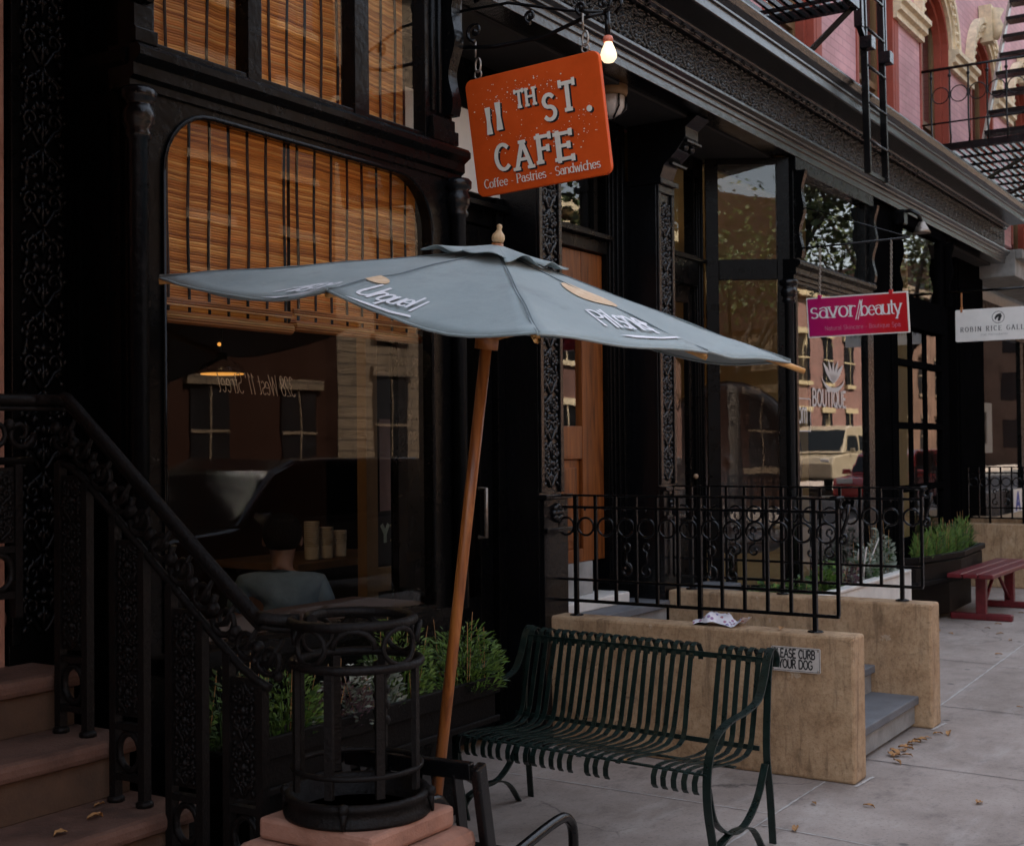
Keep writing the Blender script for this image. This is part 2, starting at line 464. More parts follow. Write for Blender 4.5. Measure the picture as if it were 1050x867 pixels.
def m_glass(name, base=.07, gain=1.0, tint=(.94, .95, .93)):
    m, nt, b = nmat(name)
    nt.nodes.remove(b)
    lw = nd(nt, 'ShaderNodeLayerWeight'); lw.inputs['Blend'].default_value = .5
    pw = nd(nt, 'ShaderNodeMath', operation='POWER'); pw.inputs[1].default_value = 4.0
    nt.links.new(lw.outputs['Facing'], pw.inputs[0])
    ma = nd(nt, 'ShaderNodeMath', operation='MULTIPLY_ADD'); ma.inputs[1].default_value = (1 - base) * gain; ma.inputs[2].default_value = base
    ma.use_clamp = True
    nt.links.new(pw.outputs[0], ma.inputs[0])
    tr = nd(nt, 'ShaderNodeBsdfTransparent'); tr.inputs['Color'].default_value = c4(tint)
    gl = nd(nt, 'ShaderNodeBsdfGlossy'); gl.inputs['Roughness'].default_value = .0
    # old rolled glass: very slight waviness
    bp = nd(nt, 'ShaderNodeBump'); bp.inputs['Strength'].default_value = .012; bp.inputs['Distance'].default_value = .05
    nt.links.new(noise(nt, coords(nt), 2.2, 2, .4), bp.inputs['Height']); nt.links.new(bp.outputs['Normal'], gl.inputs['Normal'])
    mx = nd(nt, 'ShaderNodeMixShader')
    nt.links.new(ma.outputs[0], mx.inputs[0]); nt.links.new(tr.outputs[0], mx.inputs[1]); nt.links.new(gl.outputs[0], mx.inputs[2])
    nt.links.new(mx.outputs[0], nt.nodes['Material Output'].inputs['Surface'])
m_glass('glass', .05, .75)
m_glass('clean_glass', .075, .9)

def m_gradient_sign():
    m, nt, b = nmat('sign_magenta')
    vec = coords(nt)
    sep = nd(nt, 'ShaderNodeSeparateXYZ'); nt.links.new(vec, sep.inputs[0])
    mr = nd(nt, 'ShaderNodeMapRange'); mr.inputs['From Min'].default_value = .36; mr.inputs['From Max'].default_value = -.36
    nt.links.new(sep.outputs['Y'], mr.inputs['Value'])
    c = ramp(nt, mr.outputs[0], [(0, (.42, .005, .13)), (.5, (.52, .008, .085)), (.75, (.54, .008, .018)), (1, (.45, .005, .01))])
    nt.links.new(c, b.inputs['Base Color']); b.inputs['Roughness'].default_value = .4
m_gradient_sign()

def m_cloth():
    m, nt, b = nmat('printed_cloth')
    vo = nd(nt, 'ShaderNodeTexVoronoi'); vo.inputs['Scale'].default_value = 38; nt.links.new(coords(nt), vo.inputs['Vector'])
    k = ramp(nt, vo.outputs['Distance'], [(.28, (1, 1, 1)), (.38, (0, 0, 0))])
    hue = ramp(nt, vo.outputs['Color'], [(.3, (.08, .08, .35)), (.5, (.4, .1, .14)), (.7, (.12, .05, .3)), (.8, (.72, .7, .74))])
    c = mixc(nt, (.72, .7, .74), hue, nd_mul(nt, k, .85))
    nt.links.new(c, b.inputs['Base Color']); b.inputs['Roughness'].default_value = .9
m_cloth()
# ------------------------------------------------------------------ stroke lettering
# every glyph: (advance, [polylines]); capital height 1, x-height .66
def _o(w=.3, h=.33, cy=.33): return arc(w, cy, w, h, 0, 360, 16)
_b = lambda x0, y0, x1, y1: [(x0, y0), (x1, y1)]
G = {
 'A': (.7, [_b(0, 0, .33, 1), _b(.33, 1, .66, 0), _b(.12, .34, .54, .34)]),
 'B': (.64, [_b(.06, 0, .06, 1), [(.06, 1), (.3, 1)] + arc(.3, .76, .22, .24, 90, -90) + [(.06, .52)], [(.06, .52), (.32, .52)] + arc(.32, .26, .25, .26, 90, -90) + [(.06, 0)]]),
 'C': (.66, [arc(.36, .5, .34, .5, 48, 312, 14)]),
 'D': (.7, [_b(.06, 0, .06, 1), [(.06, 1), (.28, 1)] + arc(.28, .5, .36, .5, 90, -90, 12) + [(.06, 0)]]),
 'E': (.6, [_b(.06, 0, .06, 1), _b(.06, 1, .54, 1), _b(.06, .52, .44, .52), _b(.06, 0, .56, 0)]),
 'F': (.58, [_b(.06, 0, .06, 1), _b(.06, 1, .54, 1), _b(.06, .52, .44, .52)]),
 'G': (.7, [arc(.36, .5, .34, .5, 48, 330, 14) + [(.66, .45), (.42, .45)]]),
 'H': (.7, [_b(.06, 0, .06, 1), _b(.62, 0, .62, 1), _b(.06, .52, .62, .52)]),
 'I': (.24, [_b(.11, 0, .11, 1)]),
 'K': (.64, [_b(.06, 0, .06, 1), _b(.56, 1, .06, .42), _b(.22, .58, .6, 0)]),
 'L': (.54, [_b(.06, 0, .06, 1), _b(.06, 0, .52, 0)]),
 'M': (.8, [_b(.06, 0, .06, 1), _b(.06, 1, .39, .25), _b(.39, .25, .72, 1), _b(.72, 1, .72, 0)]),
 'N': (.72, [_b(.06, 0, .06, 1), _b(.06, 1, .62, 0), _b(.62, 0, .62, 1)]),
 'O': (.74, [arc(.36, .5, .34, .5, 0, 360, 18)]),
 'P': (.6, [_b(.06, 0, .06, 1), [(.06, 1), (.3, 1)] + arc(.3, .74, .24, .26, 90, -90) + [(.06, .48)]]),
 'Q': (.74, [arc(.36, .5, .34, .5, 0, 360, 18), _b(.45, .25, .7, -.08)]),
 'R': (.64, [_b(.06, 0, .06, 1), [(.06, 1), (.3, 1)] + arc(.3, .75, .24, .25, 90, -90) + [(.06, .5)], _b(.28, .5, .6, 0)]),
 'S': (.6, [arc(.29, .75, .24, .25, 35, 250, 9) + arc(.29, .25, .26, .26, 75, -145, 9)]),
 'T': (.6, [_b(.3, 0, .3, 1), _b(.0, 1, .6, 1)]),
 'U': (.68, [[(.06, 1), (.06, .3)] + arc(.33, .3, .27, .3, 180, 360, 9) + [(.6, 1)]]),
 'W': (.95, [_b(0, 1, .22, 0), _b(.22, 0, .45, .9), _b(.45, .9, .68, 0), _b(.68, 0, .9, 1)]),
 'Y': (.64, [_b(0, 1, .31, .48), _b(.62, 1, .31, .48), _b(.31, .48, .31, 0)]),
 'X': (.64, [_b(0, 1, .6, 0), _b(.6, 1, 0, 0)]),
 'a': (.56, [arc(.26, .24, .22, .24, 60, 400, 12), [(.06, .58)] + arc(.28, .46, .2, .2, 100, 0, 5) + [(.48, .06), (.54, 0)]]),
 'b': (.6, [_b(.06, 0, .06, 1), arc(.3, .33, .24, .33, 180, -180, 14)]),
 'c': (.5, [arc(.28, .33, .25, .33, 50, 310, 10)]),
 'd': (.6, [_b(.52, 0, .52, 1), arc(.28, .33, .24, .33, 0, 360, 14)]),
 'e': (.56, [[(.05, .35), (.5, .35)] + arc(.28, .33, .24, .33, 5, 315, 11)]),
 'f': (.36, [[(.14, 0), (.14, .78)] + arc(.3, .78, .16, .2, 180, 60, 5), _b(.0, .62, .32, .62)]),
 'g': (.58, [arc(.27, .34, .23, .31, 0, 360, 14), [(.5, .66), (.5, -.08)] + arc(.28, -.08, .22, .22, 0, -150, 6)]),
 'h': (.6, [_b(.06, 0, .06, 1), [(.06, .4)] + arc(.3, .42, .22, .24, 180, 0, 7) + [(.52, 0)]]),
 'i': (.24, [_b(.1, 0, .1, .64), _b(.1, .84, .1, .93)]),
 'k': (.56, [_b(.06, 0, .06, 1), _b(.46, .64, .06, .26), _b(.2, .4, .52, 0)]),
 'l': (.24, [_b(.1, 0, .1, 1)]),
 'm': (.88, [_b(.06, 0, .06, .66), [(.06, .4)] + arc(.25, .45, .18, .21, 180, 0, 6) + [(.43, 0)], [(.43, .4)] + arc(.61, .45, .18, .21, 180, 0, 6) + [(.79, 0)]]),
 'n': (.6, [_b(.06, 0, .06, .66), [(.06, .4)] + arc(.29, .42, .22, .24, 180, 0, 7) + [(.51, 0)]]),
 'o': (.58, [arc(.28, .33, .25, .33, 0, 360, 16)]),
 'p': (.6, [_b(.06, -.32, .06, .66), arc(.3, .33, .24, .33, 180, -180, 14)]),
 'q': (.6, [_b(.52, -.32, .52, .66), arc(.28, .33, .24, .33, 0, 360, 14)]),
 'r': (.42, [_b(.07, 0, .07, .66), [(.07, .4)] + arc(.27, .44, .18, .2, 180, 50, 5)]),
 's': (.48, [arc(.24, .49, .18, .17, 35, 250, 7) + arc(.24, .17, .2, .17, 75, -145, 7)]),
 't': (.36, [[(.14, .9), (.14, .14)] + arc(.28, .14, .14, .14, 180, 290, 4), _b(0, .64, .3, .64)]),
 'u': (.6, [[(.06, .66), (.06, .24)] + arc(.28, .24, .22, .24, 180, 360, 7), _b(.5, .66, .5, 0)]),
 'v': (.54, [_b(0, .66, .25, 0), _b(.25, 0, .5, .66)]),
 'w': (.78, [_b(0, .66, .18, 0), _b(.18, 0, .37, .6), _b(.37, .6, .56, 0), _b(.56, 0, .74, .66)]),
 'x': (.52, [_b(0, .66, .48, 0), _b(.48, .66, 0, 0)]),
 'y': (.54, [_b(0, .66, .26, 0), _b(.5, .66, .14, -.32)]),
 '1': (.36, [_b(.16, 0, .16, 1), _b(.16, 1, .0, .82)]),
 '2': (.56, [arc(.27, .74, .24, .26, 165, -30, 8) + [(.03, 0), (.54, 0)]]),
 '3': (.56, [arc(.25, .76, .22, .24, 150, -90, 8) + arc(.25, .26, .25, .26, 90, -150, 8)]),
 '8': (.58, [arc(.28, .76, .2, .24, 0, 360, 14), arc(.28, .26, .25, .26, 0, 360, 14)]),
 '.': (.22, [_b(.08, .0, .08, .1)]), '-': (.4, [_b(.06, .36, .32, .36)]), '/': (.42, [_b(0, -.28, .4, 1)]),
 '*': (.36, [_b(.14, .3, .14, .42)]), "'": (.2, [_b(.1, .8, .1, 1)]), ' ': (.34, []),
}
def text_width(s, track=0): return sum(G[c][0] + track for c in s) - track
def put_text(mb, s, x, y, size, fn, thick=.15, thin=None, serif=0, shear=0, track=.06, wscale=1, jitter=0, lay=.00025, base=0.0):
    """adds flat strokes; fn(u, v, off) maps sign plane coordinates to space"""
    thin = thick if thin is None else thin
    k = 0
    cx = x
    for ch in s:
        adv, strokes = G[ch]
        jx = random.uniform(-jitter, jitter) * size; jy = random.uniform(-jitter, jitter) * size
        allp = list(strokes)
        if serif:
            for st in strokes:
                for e, p in ((st[0], st[1]), (st[-1], st[-2])):
                    dx, dy = p[0] - e[0], p[1] - e[1]
                    if abs(dy) > abs(dx) * .8 and min(abs(e[1] - q) for q in (0, .66, 1, -.32)) < .05:
                        allp.append(('s', (e[0] - serif, e[1]), (e[0] + serif, e[1])))
                    elif abs(dx) > abs(dy) * 1.5 and ch in 'EFTLZCS':
                        allp.append(('s', (e[0], e[1] - serif * .8), (e[0], e[1] + serif * .8)))
        for st in allp:
            if st[0] == 's': pts = [st[1], st[2]]; wf = lambda t: thin * 1.05
            else: pts = st; wf = lambda t: lerp(thin, thick, abs(t[1]))
            n = len(pts); L = []
            closed = n > 4 and math.hypot(pts[0][0] - pts[-1][0], pts[0][1] - pts[-1][1]) < 1e-6
            for i in range(n):
                if closed: a, b = pts[(i - 1) % (n - 1)], pts[(i + 1) % (n - 1)]
                else: a, b = pts[max(i - 1, 0)], pts[min(i + 1, n - 1)]
                dx, dy = b[0] - a[0], b[1] - a[1]; l = math.hypot(dx, dy) or 1; t = (dx / l, dy / l)
                w = wf(t) / 2
                px, py = pts[i]
                if not closed:     # square the ends a little past the skeleton
                    if i == 0: px, py = px - t[0] * w * .5, py - t[1] * w * .5
                    if i == n - 1: px, py = px + t[0] * w * .5, py + t[1] * w * .5
                L.append(((px - t[1] * w, py + t[0] * w), (px + t[1] * w, py - t[0] * w)))
            vs = []
            off = base + lay * (k % 9); k += 1
            for a, b in L:
                for q in (a, b):
                    u = cx + jx + (q[0] * wscale + q[1] * shear) * size; v = y + jy + q[1] * size
                    vs.append(fn(u, v, off))
            mb.add(vs, [(2 * i, 2 * i + 1, 2 * i + 3, 2 * i + 2) for i in range(n - 1)])
        cx += (adv * wscale + track) * size
    return cx
def flat_poly(mb, pts, fn, off=0):
    mb.add([fn(u, v, off) for u, v in pts], [tuple(range(len(pts)))])
def plane_fn(o, u, v, n):
    o, u, v, n = V(o), V(u), V(v), V(n)
    return lambda a, b, c=0: o + u * a + v * b + n * c

# ------------------------------------------------------------------ cast-iron relief: mirrored scrolls and leaves
def spiral(cx, cz, r, a0, turns, n=14, k=.82, sgn=1):
    return [(cx + r * (1 - k * i / n) * cos(a0 + sgn * turns * 2 * pi * i / n), cz + r * (1 - k * i / n) * sin(a0 + sgn * turns * 2 * pi * i / n)) for i in range(n + 1)]
def relief(mb, fn, w, h, per, r=.006, rnd=None, n=5):
    """fn(u, v) -> point on the panel, u across 0..w, v along 0..h"""
    rnd = rnd or random.Random(3)
    m = max(1, round(h / per)); p = h / m
    for i in range(m):
        v0 = i * p
        for s in (-1, 1):
            c = w / 2
            def q(x, z): return fn(c + s * x, v0 + z)
            j = rnd.uniform(.9, 1.1)
            sp = spiral(w * .25, p * .32, w * .19 * j, -pi / 2, 1.35, 12)
            mb.tube([q(0, 0), q(w * .1, p * .04)] + [q(*a) for a in sp], [r * 1.1] * 2 + [r * (1.15 - .55 * t / 12) for t in range(13)], n)
            sp = spiral(w * .22, p * .74, w * .15 * j, pi / 2, 1.2, 11, sgn=-1)
            mb.tube([q(0, p * .98), q(w * .08, p * .92)] + [q(*a) for a in sp], [r] * 2 + [r * (1.1 - .5 * t / 11) for t in range(12)], n)
            lv = [(.1, .5, .5, .2), (.34, .53, 1.2, .2), (.4, .06, 2.2, .16), (.08, .2, 1.4, .14), (.4, .9, -.6, .16), (.42, .42, .2, .16), (.3, .16, -.5, .15), (.18, .62, 2.3, .15), (.44, .7, 1.5, .15), (.14, .86, .9, .14)]
            lv += [(.25 + .24 * cos(q), .32 + .15 * sin(q), q + .5, .13) for q in (.2, 1.0, 1.9, 2.8, 3.9, 5.2)] + [(.22 + .2 * cos(q), .74 + .12 * sin(q), q - .5, .12) for q in (.5, 1.6, 2.7, 4.4, 5.5)]
            for (x, z, a, l) in lv:
                a += rnd.uniform(-.5, .5); l *= rnd.uniform(.8, 1.3)
                pts = [(x * w + cos(a) * l * w * t + sin(a) * l * w * .12 * (1 - 4 * t * t), z * p + sin(a) * l * w * t * 1.3) for t in (-.5, -.15, .2, .5)]
                mb.tube([q(*b) for b in pts], [r * .5, r * 1.35, r * 1.1, r * .3], n)
        mb.blob(fn(w / 2, v0 + p * .5), r * 2.1, n=6, m=4)
        mb.tube([fn(w / 2, v0 + p * t) for t in (.02, .18, .36)], [r * .8, r * 1.2, r * .5], n)
        mb.tube([fn(w / 2, v0 + p * t) for t in (.62, .8, .98)], [r * .5, r * 1.2, r * .8], n)
# ------------------------------------------------------------------ the storefront building
YB, YF, YR = 3.30, 3.65, 3.87          # bay face, pilaster face, recess face
B = thing('storefront_building', 'black cast-iron storefront with bay windows under a pink brick upper storey', 'building', (8.0, 3.87, 0))
def part(mb, name, mat, bevel=0, parent=None, label=None):
    o = mb.build(name, mat, parent or B, bevel)
    if label: o['label'] = label
    return o

# upper brick wall with round-headed windows
YW = 3.75
wins = [(9.5, 10.7), (11.8, 13.0), (13.95, 15.15), (16.15, 17.35), (18.35, 19.55), (20.55, 21.75)]
spring = 6.0
mb = MB()
xs = [-6.0] + [q for w in wins for q in w] + [26.0]
for i in range(0, len(xs), 2): mb.box(xs[i], xs[i + 1], YW, YW + .4, 4.2, spring)
mb.box(-6, 9.5, YW, YW + .4, spring, 12)
prev = 9.5
for (a, b) in wins:
    cx, r = (a + b) / 2, (b - a) / 2
    if a > prev: mb.box(prev, a, YW, YW + .4, spring, 12)
    ar = arc(cx, spring, r, r, 180, 0, 14)
    for k in range(14):
        (xa, za), (xb, zb) = ar[k], ar[k + 1]
        mb.prism([(xa, YW, za), (xb, YW, zb), (xb, YW, 12), (xa, YW, 12)], (0, .4, 0))
    prev = b
mb.box(prev, 26, YW, YW + .4, spring, 12)
mb.box(-6, 26, YW + 3.9, YW + 4.3, 0, 12); mb.box(-6, 26, YW + .41, YW + 3.89, 11.6, 12)
part(mb, 'brick_wall', 'pink_brick')
for wi, (a, b) in enumerate(wins):
    cx, r = (a + b) / 2, (b - a) / 2
    jm = MB()
    for t, (d0, d1) in enumerate(((-.012, .055), (.056, .13))):       # stepped red reveals
        ins = .001 + t * .06
        jm.box(a + ins, a + ins + .06, YW + d0, YW + d1, 4.25, spring); jm.box(b - ins - .06, b - ins, YW + d0, YW + d1, 4.25, spring)
        ra, rb = r - ins, r - ins - .06
        o1, o2 = arc(cx, spring, ra, ra, 180, 0, 14), arc(cx, spring, rb, rb, 180, 0, 14)
        for k in range(14):
            jm.prism([(o1[k][0], YW + d0, o1[k][1]), (o1[k + 1][0], YW + d0, o1[k + 1][1]), (o2[k + 1][0], YW + d0, o2[k + 1][1]), (o2[k][0], YW + d0, o2[k][1])], (0, d1 - d0, 0))
    if wi < 2: jm.box(b + .001, b + .13, YW - .015, YW + .1, 4.25, spring)
    wf = part(jm, 'window', 'red_trim')
    fm = MB()
    for x in (a + .122, b - .172): fm.box(x, x + .05, YW + .131, YW + .18, 4.25, spring + .3)
    fm.box(a + .173, b - .173, YW + .131, YW + .18, 5.1, 5.16)
    fm.box(cx - .02, cx + .02, YW + .131, YW + .18, 5.161, spring + .4)
    part(fm, 'sash', 'room_wood', parent=wf)
    pm = MB(); ar = arc(cx, spring, r - .11, r - .11, 180, 0, 14)
    pm.add([(a + .11, YW + .155, 4.25)] + [(x, YW + .155, z) for x, z in ar] + [(b - .11, YW + .155, 4.25)], [tuple(range(17))])
    part(pm, 'pane', 'glass', parent=wf)
    cm = MB(); n = 26                                                # dark gathered curtain behind the glass
    vs = []
    for k in range(n + 1):
        x = lerp(a + .1, b - .1, k / n)
        vs += [(x, YW + .34 + .02 * sin(k * 2.3), 4.25), (x, YW + .34 + .02 * sin(k * 2.3 + .4), 6.7)]
    cm.add(vs, [(2 * k, 2 * k + 2, 2 * k + 3, 2 * k + 1) for k in range(n)], True)
    part(cm, 'curtain', 'room_wood' if wi % 2 else 'room_paper' if wi == 9 else 'room_wood', parent=wf)
    if wi >= 1:                                                      # cream arch moulding with beads and a keystone
        am = MB()
        for (r0, r1, d) in ((r + .002, r + .07, .05), (r + .071, r + .16, .075), (r + .161, r + .23, .1)):
            o1, o2 = arc(cx, spring, r0, r0, 180, 0, 18), arc(cx, spring, r1, r1, 180, 0, 18)
            for k in range(18):
                am.prism([(o1[k][0], YW - d, o1[k][1]), (o1[k + 1][0], YW - d, o1[k + 1][1]), (o2[k + 1][0], YW - d, o2[k + 1][1]), (o2[k][0], YW - d, o2[k][1])], (0, d - .002, 0))
        for k in range(22):
            t = radians(180 - 180 * (k + .5) / 22)
            am.blob((cx + (r + .115) * cos(t), YW - .08, spring + (r + .115) * sin(t)), .028, n=6, m=4)
        am.prism([(cx - .08, YW - .16, spring + r - .06), (cx + .08, YW - .16, spring + r - .06), (cx + .13, YW - .16, spring + r + .38), (cx - .13, YW - .16, spring + r + .38)], (0, .15, 0))
        am.tube([(cx, YW - .17, spring + r - .02), (cx, YW - .22, spring + r + .08), (cx, YW - .18, spring + r + .22), (cx, YW - .2, spring + r + .34)], [.05, .08, .06, .09], 8)
        part(am, 'arch_moulding', 'cream_stone')
for i in range(1, len(wins)):                                        # impost bands between the arches
    x0, x1 = wins[i - 1][1] + .0, wins[i][0] - .0
    if i == 1: continue
    im = MB()
    im.extr_x([(YW - .002, 5.84), (YW - .05, 5.84), (YW - .05, 5.9), (YW - .09, 5.92), (YW - .09, 5.98), (YW - .13, 6.0), (YW - .13, 6.05), (YW - .002, 6.06)], x0 - .03, x1 + .03)
    part(im, 'impost_band', 'cream_stone')

# the cornice, one profile along the street, and its cast relief frieze
CX0, CX1 = 2.55, 15.7
mb = MB()
prof = [(3.44, 3.66), (3.28, 3.653), (3.28, 3.70), (3.268, 3.703), (3.268, 3.735), (3.245, 3.742), (3.245, 3.755), (3.222, 3.77), (3.222, 3.79), (3.25, 3.80),
        (3.285, 3.815), (3.285, 4.035), (3.25, 4.045), (3.25, 4.062), (3.225, 4.075), (3.225, 4.085), (3.055, 4.09), (3.045, 4.095), (3.045, 4.15), (3.03, 4.155), (3.03, 4.17),
        (3.005, 4.20), (2.985, 4.235), (2.985, 4.25), (3.0, 4.256), (3.748, 4.34), (3.748, 3.66)]
mb.extr_x(prof, CX0, CX1)
cor = part(mb, 'cornice', 'cornice_paint', bevel=.003)
fr = MB(); rr = random.Random(5)
relief(fr, lambda u, v: V((5.0 + v, 3.279, 3.822 + u)), .208, 10.65, .17, .0125, rr, 4)
for k in range(70):                                                  # small dentils under the corona
    x = 5.0 + k * .152
    fr.blob((x, 3.236, 4.052), .013, n=6, m=3)
part(fr, 'frieze_relief', 'frieze_black', parent=cor)
mb = MB(); mb.box(2.55, 15.7, 3.445, 3.9, 3.645, 3.70); part(mb, 'porch_soffit', 'room_black')

# pilasters with relief panels, base blocks and scroll consoles
def pilaster(x0, x1, zb, cap, rel0, full=False):
    m_ = MB(); w = x1 - x0
    m_.box(x0, x1, YF, 3.88, zb, cap)
    for s in (0, 1):                                                 # raised margins around the panel
        m_.box(x0 + s * (w - .035), x0 + s * (w - .035) + .035, YF - .018, YF - .001, rel0 - .03, cap - .05)
    m_.box(x0, x1, YF - .02, YF - .0015, cap - .049, cap)
    m_.box(x0 - .015, x1 + .015, YF - .045, 3.88, cap + .001, cap + .035)
    o = part(m_, 'pilaster', 'worn_black_paint' if not full else 'black_paint', bevel=.004)
    rm = MB()
    relief(rm, lambda u, v: V((x0 + .04 + u, YF - .004, rel0 + v)), w - .08, cap - .1 - rel0, (w - .08) * 1.55, .0085 if not full else .0095, random.Random(int(x0 * 10)), 5)
    part(rm, 'relief_panel', 'relief_dark' if full else 'relief_black', parent=o)
    bm_ = MB()
    if not full:
        bm_.box(x0 - .02, x1 + .02, YF - .06, YF - .002, 1.315, 1.34)
        bm_.box(x0 - .005, x1 + .005, YF - .035, YF - .0025, zb, 1.313)
        bm_.box(x0 - .02, x1 + .02, YF - .065, YF - .036, 1.135, 1.16)
        cx = (x0 + x1) / 2
        for k in range(8):
            a = k * pi / 4
            bm_.blob((cx + .035 * cos(a), YF - .042, 1.24 + .035 * sin(a)), .02, n=6, m=4)
        bm_.blob((cx, YF - .045, 1.24), .02, n=6, m=4)
        part(bm_, 'base_block', 'worn_black_paint', bevel=.003, parent=o)
    cm_ = MB()                                                       # console: an S-scroll from the pilaster out to the beam
    path = [(YF - .02, cap + .04), (YF - .05, cap + .12), (YF - .14, cap + .2), (YF - .2, cap + .28), (YF - .2, cap + .34), (YF - .28, 3.65)]
    side = [(3.86, 3.65), (3.86, cap + .04)]
    cm_.prism([(x0 + .02, y, z) for y, z in path + side], (w - .04, 0, 0))
    for z in (cap + .12, cap + .25): cm_.bar((x0 + .01, YF - .1 - (z - cap - .12) * .8, z), (x1 - .01, YF - .1 - (z - cap - .12) * .8, z), .03, .018)
    for s in (.3, .7): cm_.blob((x0 + w * s, YF - .17, cap + .22), .028, n=7, m=5)
    part(cm_, 'scroll_console', 'relief_black', parent=o, bevel=.003)
    return o
pilaster(2.68, 2.94, .0, 3.25, 1.0, True)
pilaster(5.97, 6.21, .0, 3.25, 1.38)
pilaster(7.42, 7.65, .0, 3.25, 1.38)
# dark plain piers beyond
mb = MB(); mb.box(10.76, 11.40, 3.33, 3.88, 0, 3.652); mb.box(10.78, 10.83, 3.315, 3.329, .1, 3.6); mb.box(11.33, 11.38, 3.315, 3.329, .1, 3.6); part(mb, 'plain_pier', 'matt_black', bevel=.005)
mb = MB(); mb.box(14.75, 16.0, 3.6, 3.9, 0, 3.66); mb.box(14.8, 14.9, 3.58, 3.599, .1, 3.6); part(mb, 'plain_pier', 'matt_black', bevel=.005)

# ---- bay windows -------------------------------------------------
def colonnette(x, y, z0, z1, r=.036):
    m_ = MB(); H = z1
    m_.lathe((x, y, 0), [(r, z0), (r, H - .17), (r * 1.25, H - .165), (r * 1.35, H - .15), (r * 1.15, H - .135), (r * 1.5, H - .115), (r * 1.62, H - .085), (r * 1.35, H - .06), (r * 1.2, H - .052), (r * 1.75, H - .04), (r * 1.8, H - .012), (r * 1.5, H)], 18)
    return m_
def console(x0, x1, y, z0, z1, d=.1):
    """wavy cut board that edges an upper post"""
    m_ = MB(); out = []
    for k in range(25):
        t = k / 24
        out.append((y - .012 - d * (.18 + .34 * t + .16 * sin(t * pi * 4.2 + .6) * (1 - .3 * t)), lerp(z0, z1, t)))
    m_.prism([(x0, a, b) for a, b in out] + [(x0, y, z1), (x0, y, z0)], (x1 - x0, 0, 0))
    return m_
def sill_profile(y): return [(y + .09, 2.775), (y - .012, 2.775), (y - .012, 2.80), (y - .03, 2.812), (y - .03, 2.85), (y - .062, 2.872), (y - .062, 2.895), (y - .05, 2.91), (y + .09, 2.92)]
def arched_frame(x0, x1, z0, z1, y, r, gx0, gx1, gz0, gz1, d=.05):
    """flat frame with an opening whose upper corners are round"""
    m_ = MB()
    m_.box(x0, gx0, y, y + d, z0, z1); m_.box(gx1, x1, y, y + d, z0, z1)
    m_.box(gx0, gx1, y, y + d, z0, gz0); 
    top = [(gx0, gz1 - r)] + [(a, b) for a, b in arc(gx0 + r, gz1 - r, r, r, 180, 90, 8)] + [(a, b) for a, b in arc(gx1 - r, gz1 - r, r, r, 90, 0, 8)] + [(gx1, gz1 - r)]
    pts = top[1:-1]
    for k in range(len(pts) - 1):
        (xa, za), (xb, zb) = pts[k], pts[k + 1]
        if xb - xa > 1e-6: m_.prism([(xa, y, za), (xb, y, zb), (xb, y, z1), (xa, y, z1)], (0, d, 0))
    for k in range(len(pts) - 1):                                    # bead round the opening
        pass
    m_.tube([(gx0, y - .004, gz0)] + [(a, y - .004, b) for a, b in top] + [(gx1, y - .004, gz0)], .009, 6)
    return m_
GLASS = ['glass']
def pane(parent, pts):
    m_ = MB(); m_.quad(*pts); return m_.build('pane', GLASS[0], parent)

# cafe bay
c1 = MB(); c1 = arched_frame(2.905, 4.72, .0, 2.775, YB, .22, 3.02, 4.53, .93, 2.745)
c1.box(2.98, 4.56, YB - .05, YB - .001, .86, .915)
bay1 = part(c1, 'bay_window', 'frame_black', bevel=.004)
m_ = MB(); m_.extr_x(sill_profile(YB), 2.87, 4.745); part(m_, 'sill_band', 'frame_black', parent=bay1)
part(colonnette(2.905, YB - .01, .9, 2.774, .034), 'colonnette', 'worn_black_paint', parent=bay1)
part(colonnette(4.69, YB - .03, .9, 2.774, .034), 'colonnette', 'worn_black_paint', parent=bay1)
m_ = MB()                                                            # transom posts and head
for a, b in ((2.89, 2.99), (3.43, 3.50), (4.03, 4.12), (4.50, 4.70)): m_.box(a, b, YB + .005, YB + .07, 2.921, 3.62)
for a, b in ((2.991, 3.429), (3.501, 4.029), (4.121, 4.499)): m_.box(a, b, YB + .01, YB + .06, 2.922, 2.95)
m_.box(2.89, 4.70, YB + .006, YB + .08, 3.621, 3.652)
for x in (4.55, 4.60, 4.65): m_.tube([(x, YB + .003, 3.05), (x, YB + .003, 3.6)], .014, 8)
m_.box(4.515, 4.70, YB - .03, YB + .004, 2.922, 2.98); m_.box(4.525, 4.69, YB - .018, YB + .0045, 2.981, 3.03)
m_.box(2.88, 2.975, YB - .03, YB + .004, 2.922, 2.97); m_.box(2.885, 2.965, YB - .018, YB + .0045, 2.971, 3.05)
part(m_, 'transom_frame', 'frame_black', parent=bay1, bevel=.003)
part(console(4.63, 4.695, YB, 3.05, 3.64, .1), 'console', 'frame_black', parent=bay1)
part(console(2.89, 2.95, YB, 3.06, 3.64, .09), 'console', 'frame_black', parent=bay1)
pane(bay1, [(3.0, YB + .03, .9), (4.55, YB + .03, .9), (4.55, YB + .03, 2.77), (3.0, YB + .03, 2.77)])
for a, b in ((2.98, 3.44), (3.49, 4.04), (4.11, 4.51)): pane(bay1, [(a, YB + .04, 2.93), (b, YB + .04, 2.93), (b, YB + .04, 3.625), (a, YB + .04, 3.625)])
m_ = MB()                                                            # left return with applied mouldings
m_.box(2.905, 2.975, YB + .052, YF - .046, .0, 3.64)
for y in (3.37, 3.43, 3.57, 3.6): m_.bar((2.90, y, .4), (2.90, y, 2.72), .012, .012)
for y in (3.38, 3.46, 3.56): m_.bar((2.90, y, 2.95), (2.90, y, 3.6), .012, .012)
m_.prism([(2.904, YB, 2.80), (2.86, YB, 2.86), (2.86, YB, 2.90), (2.904, YB, 2.92)], (0, .3, 0))
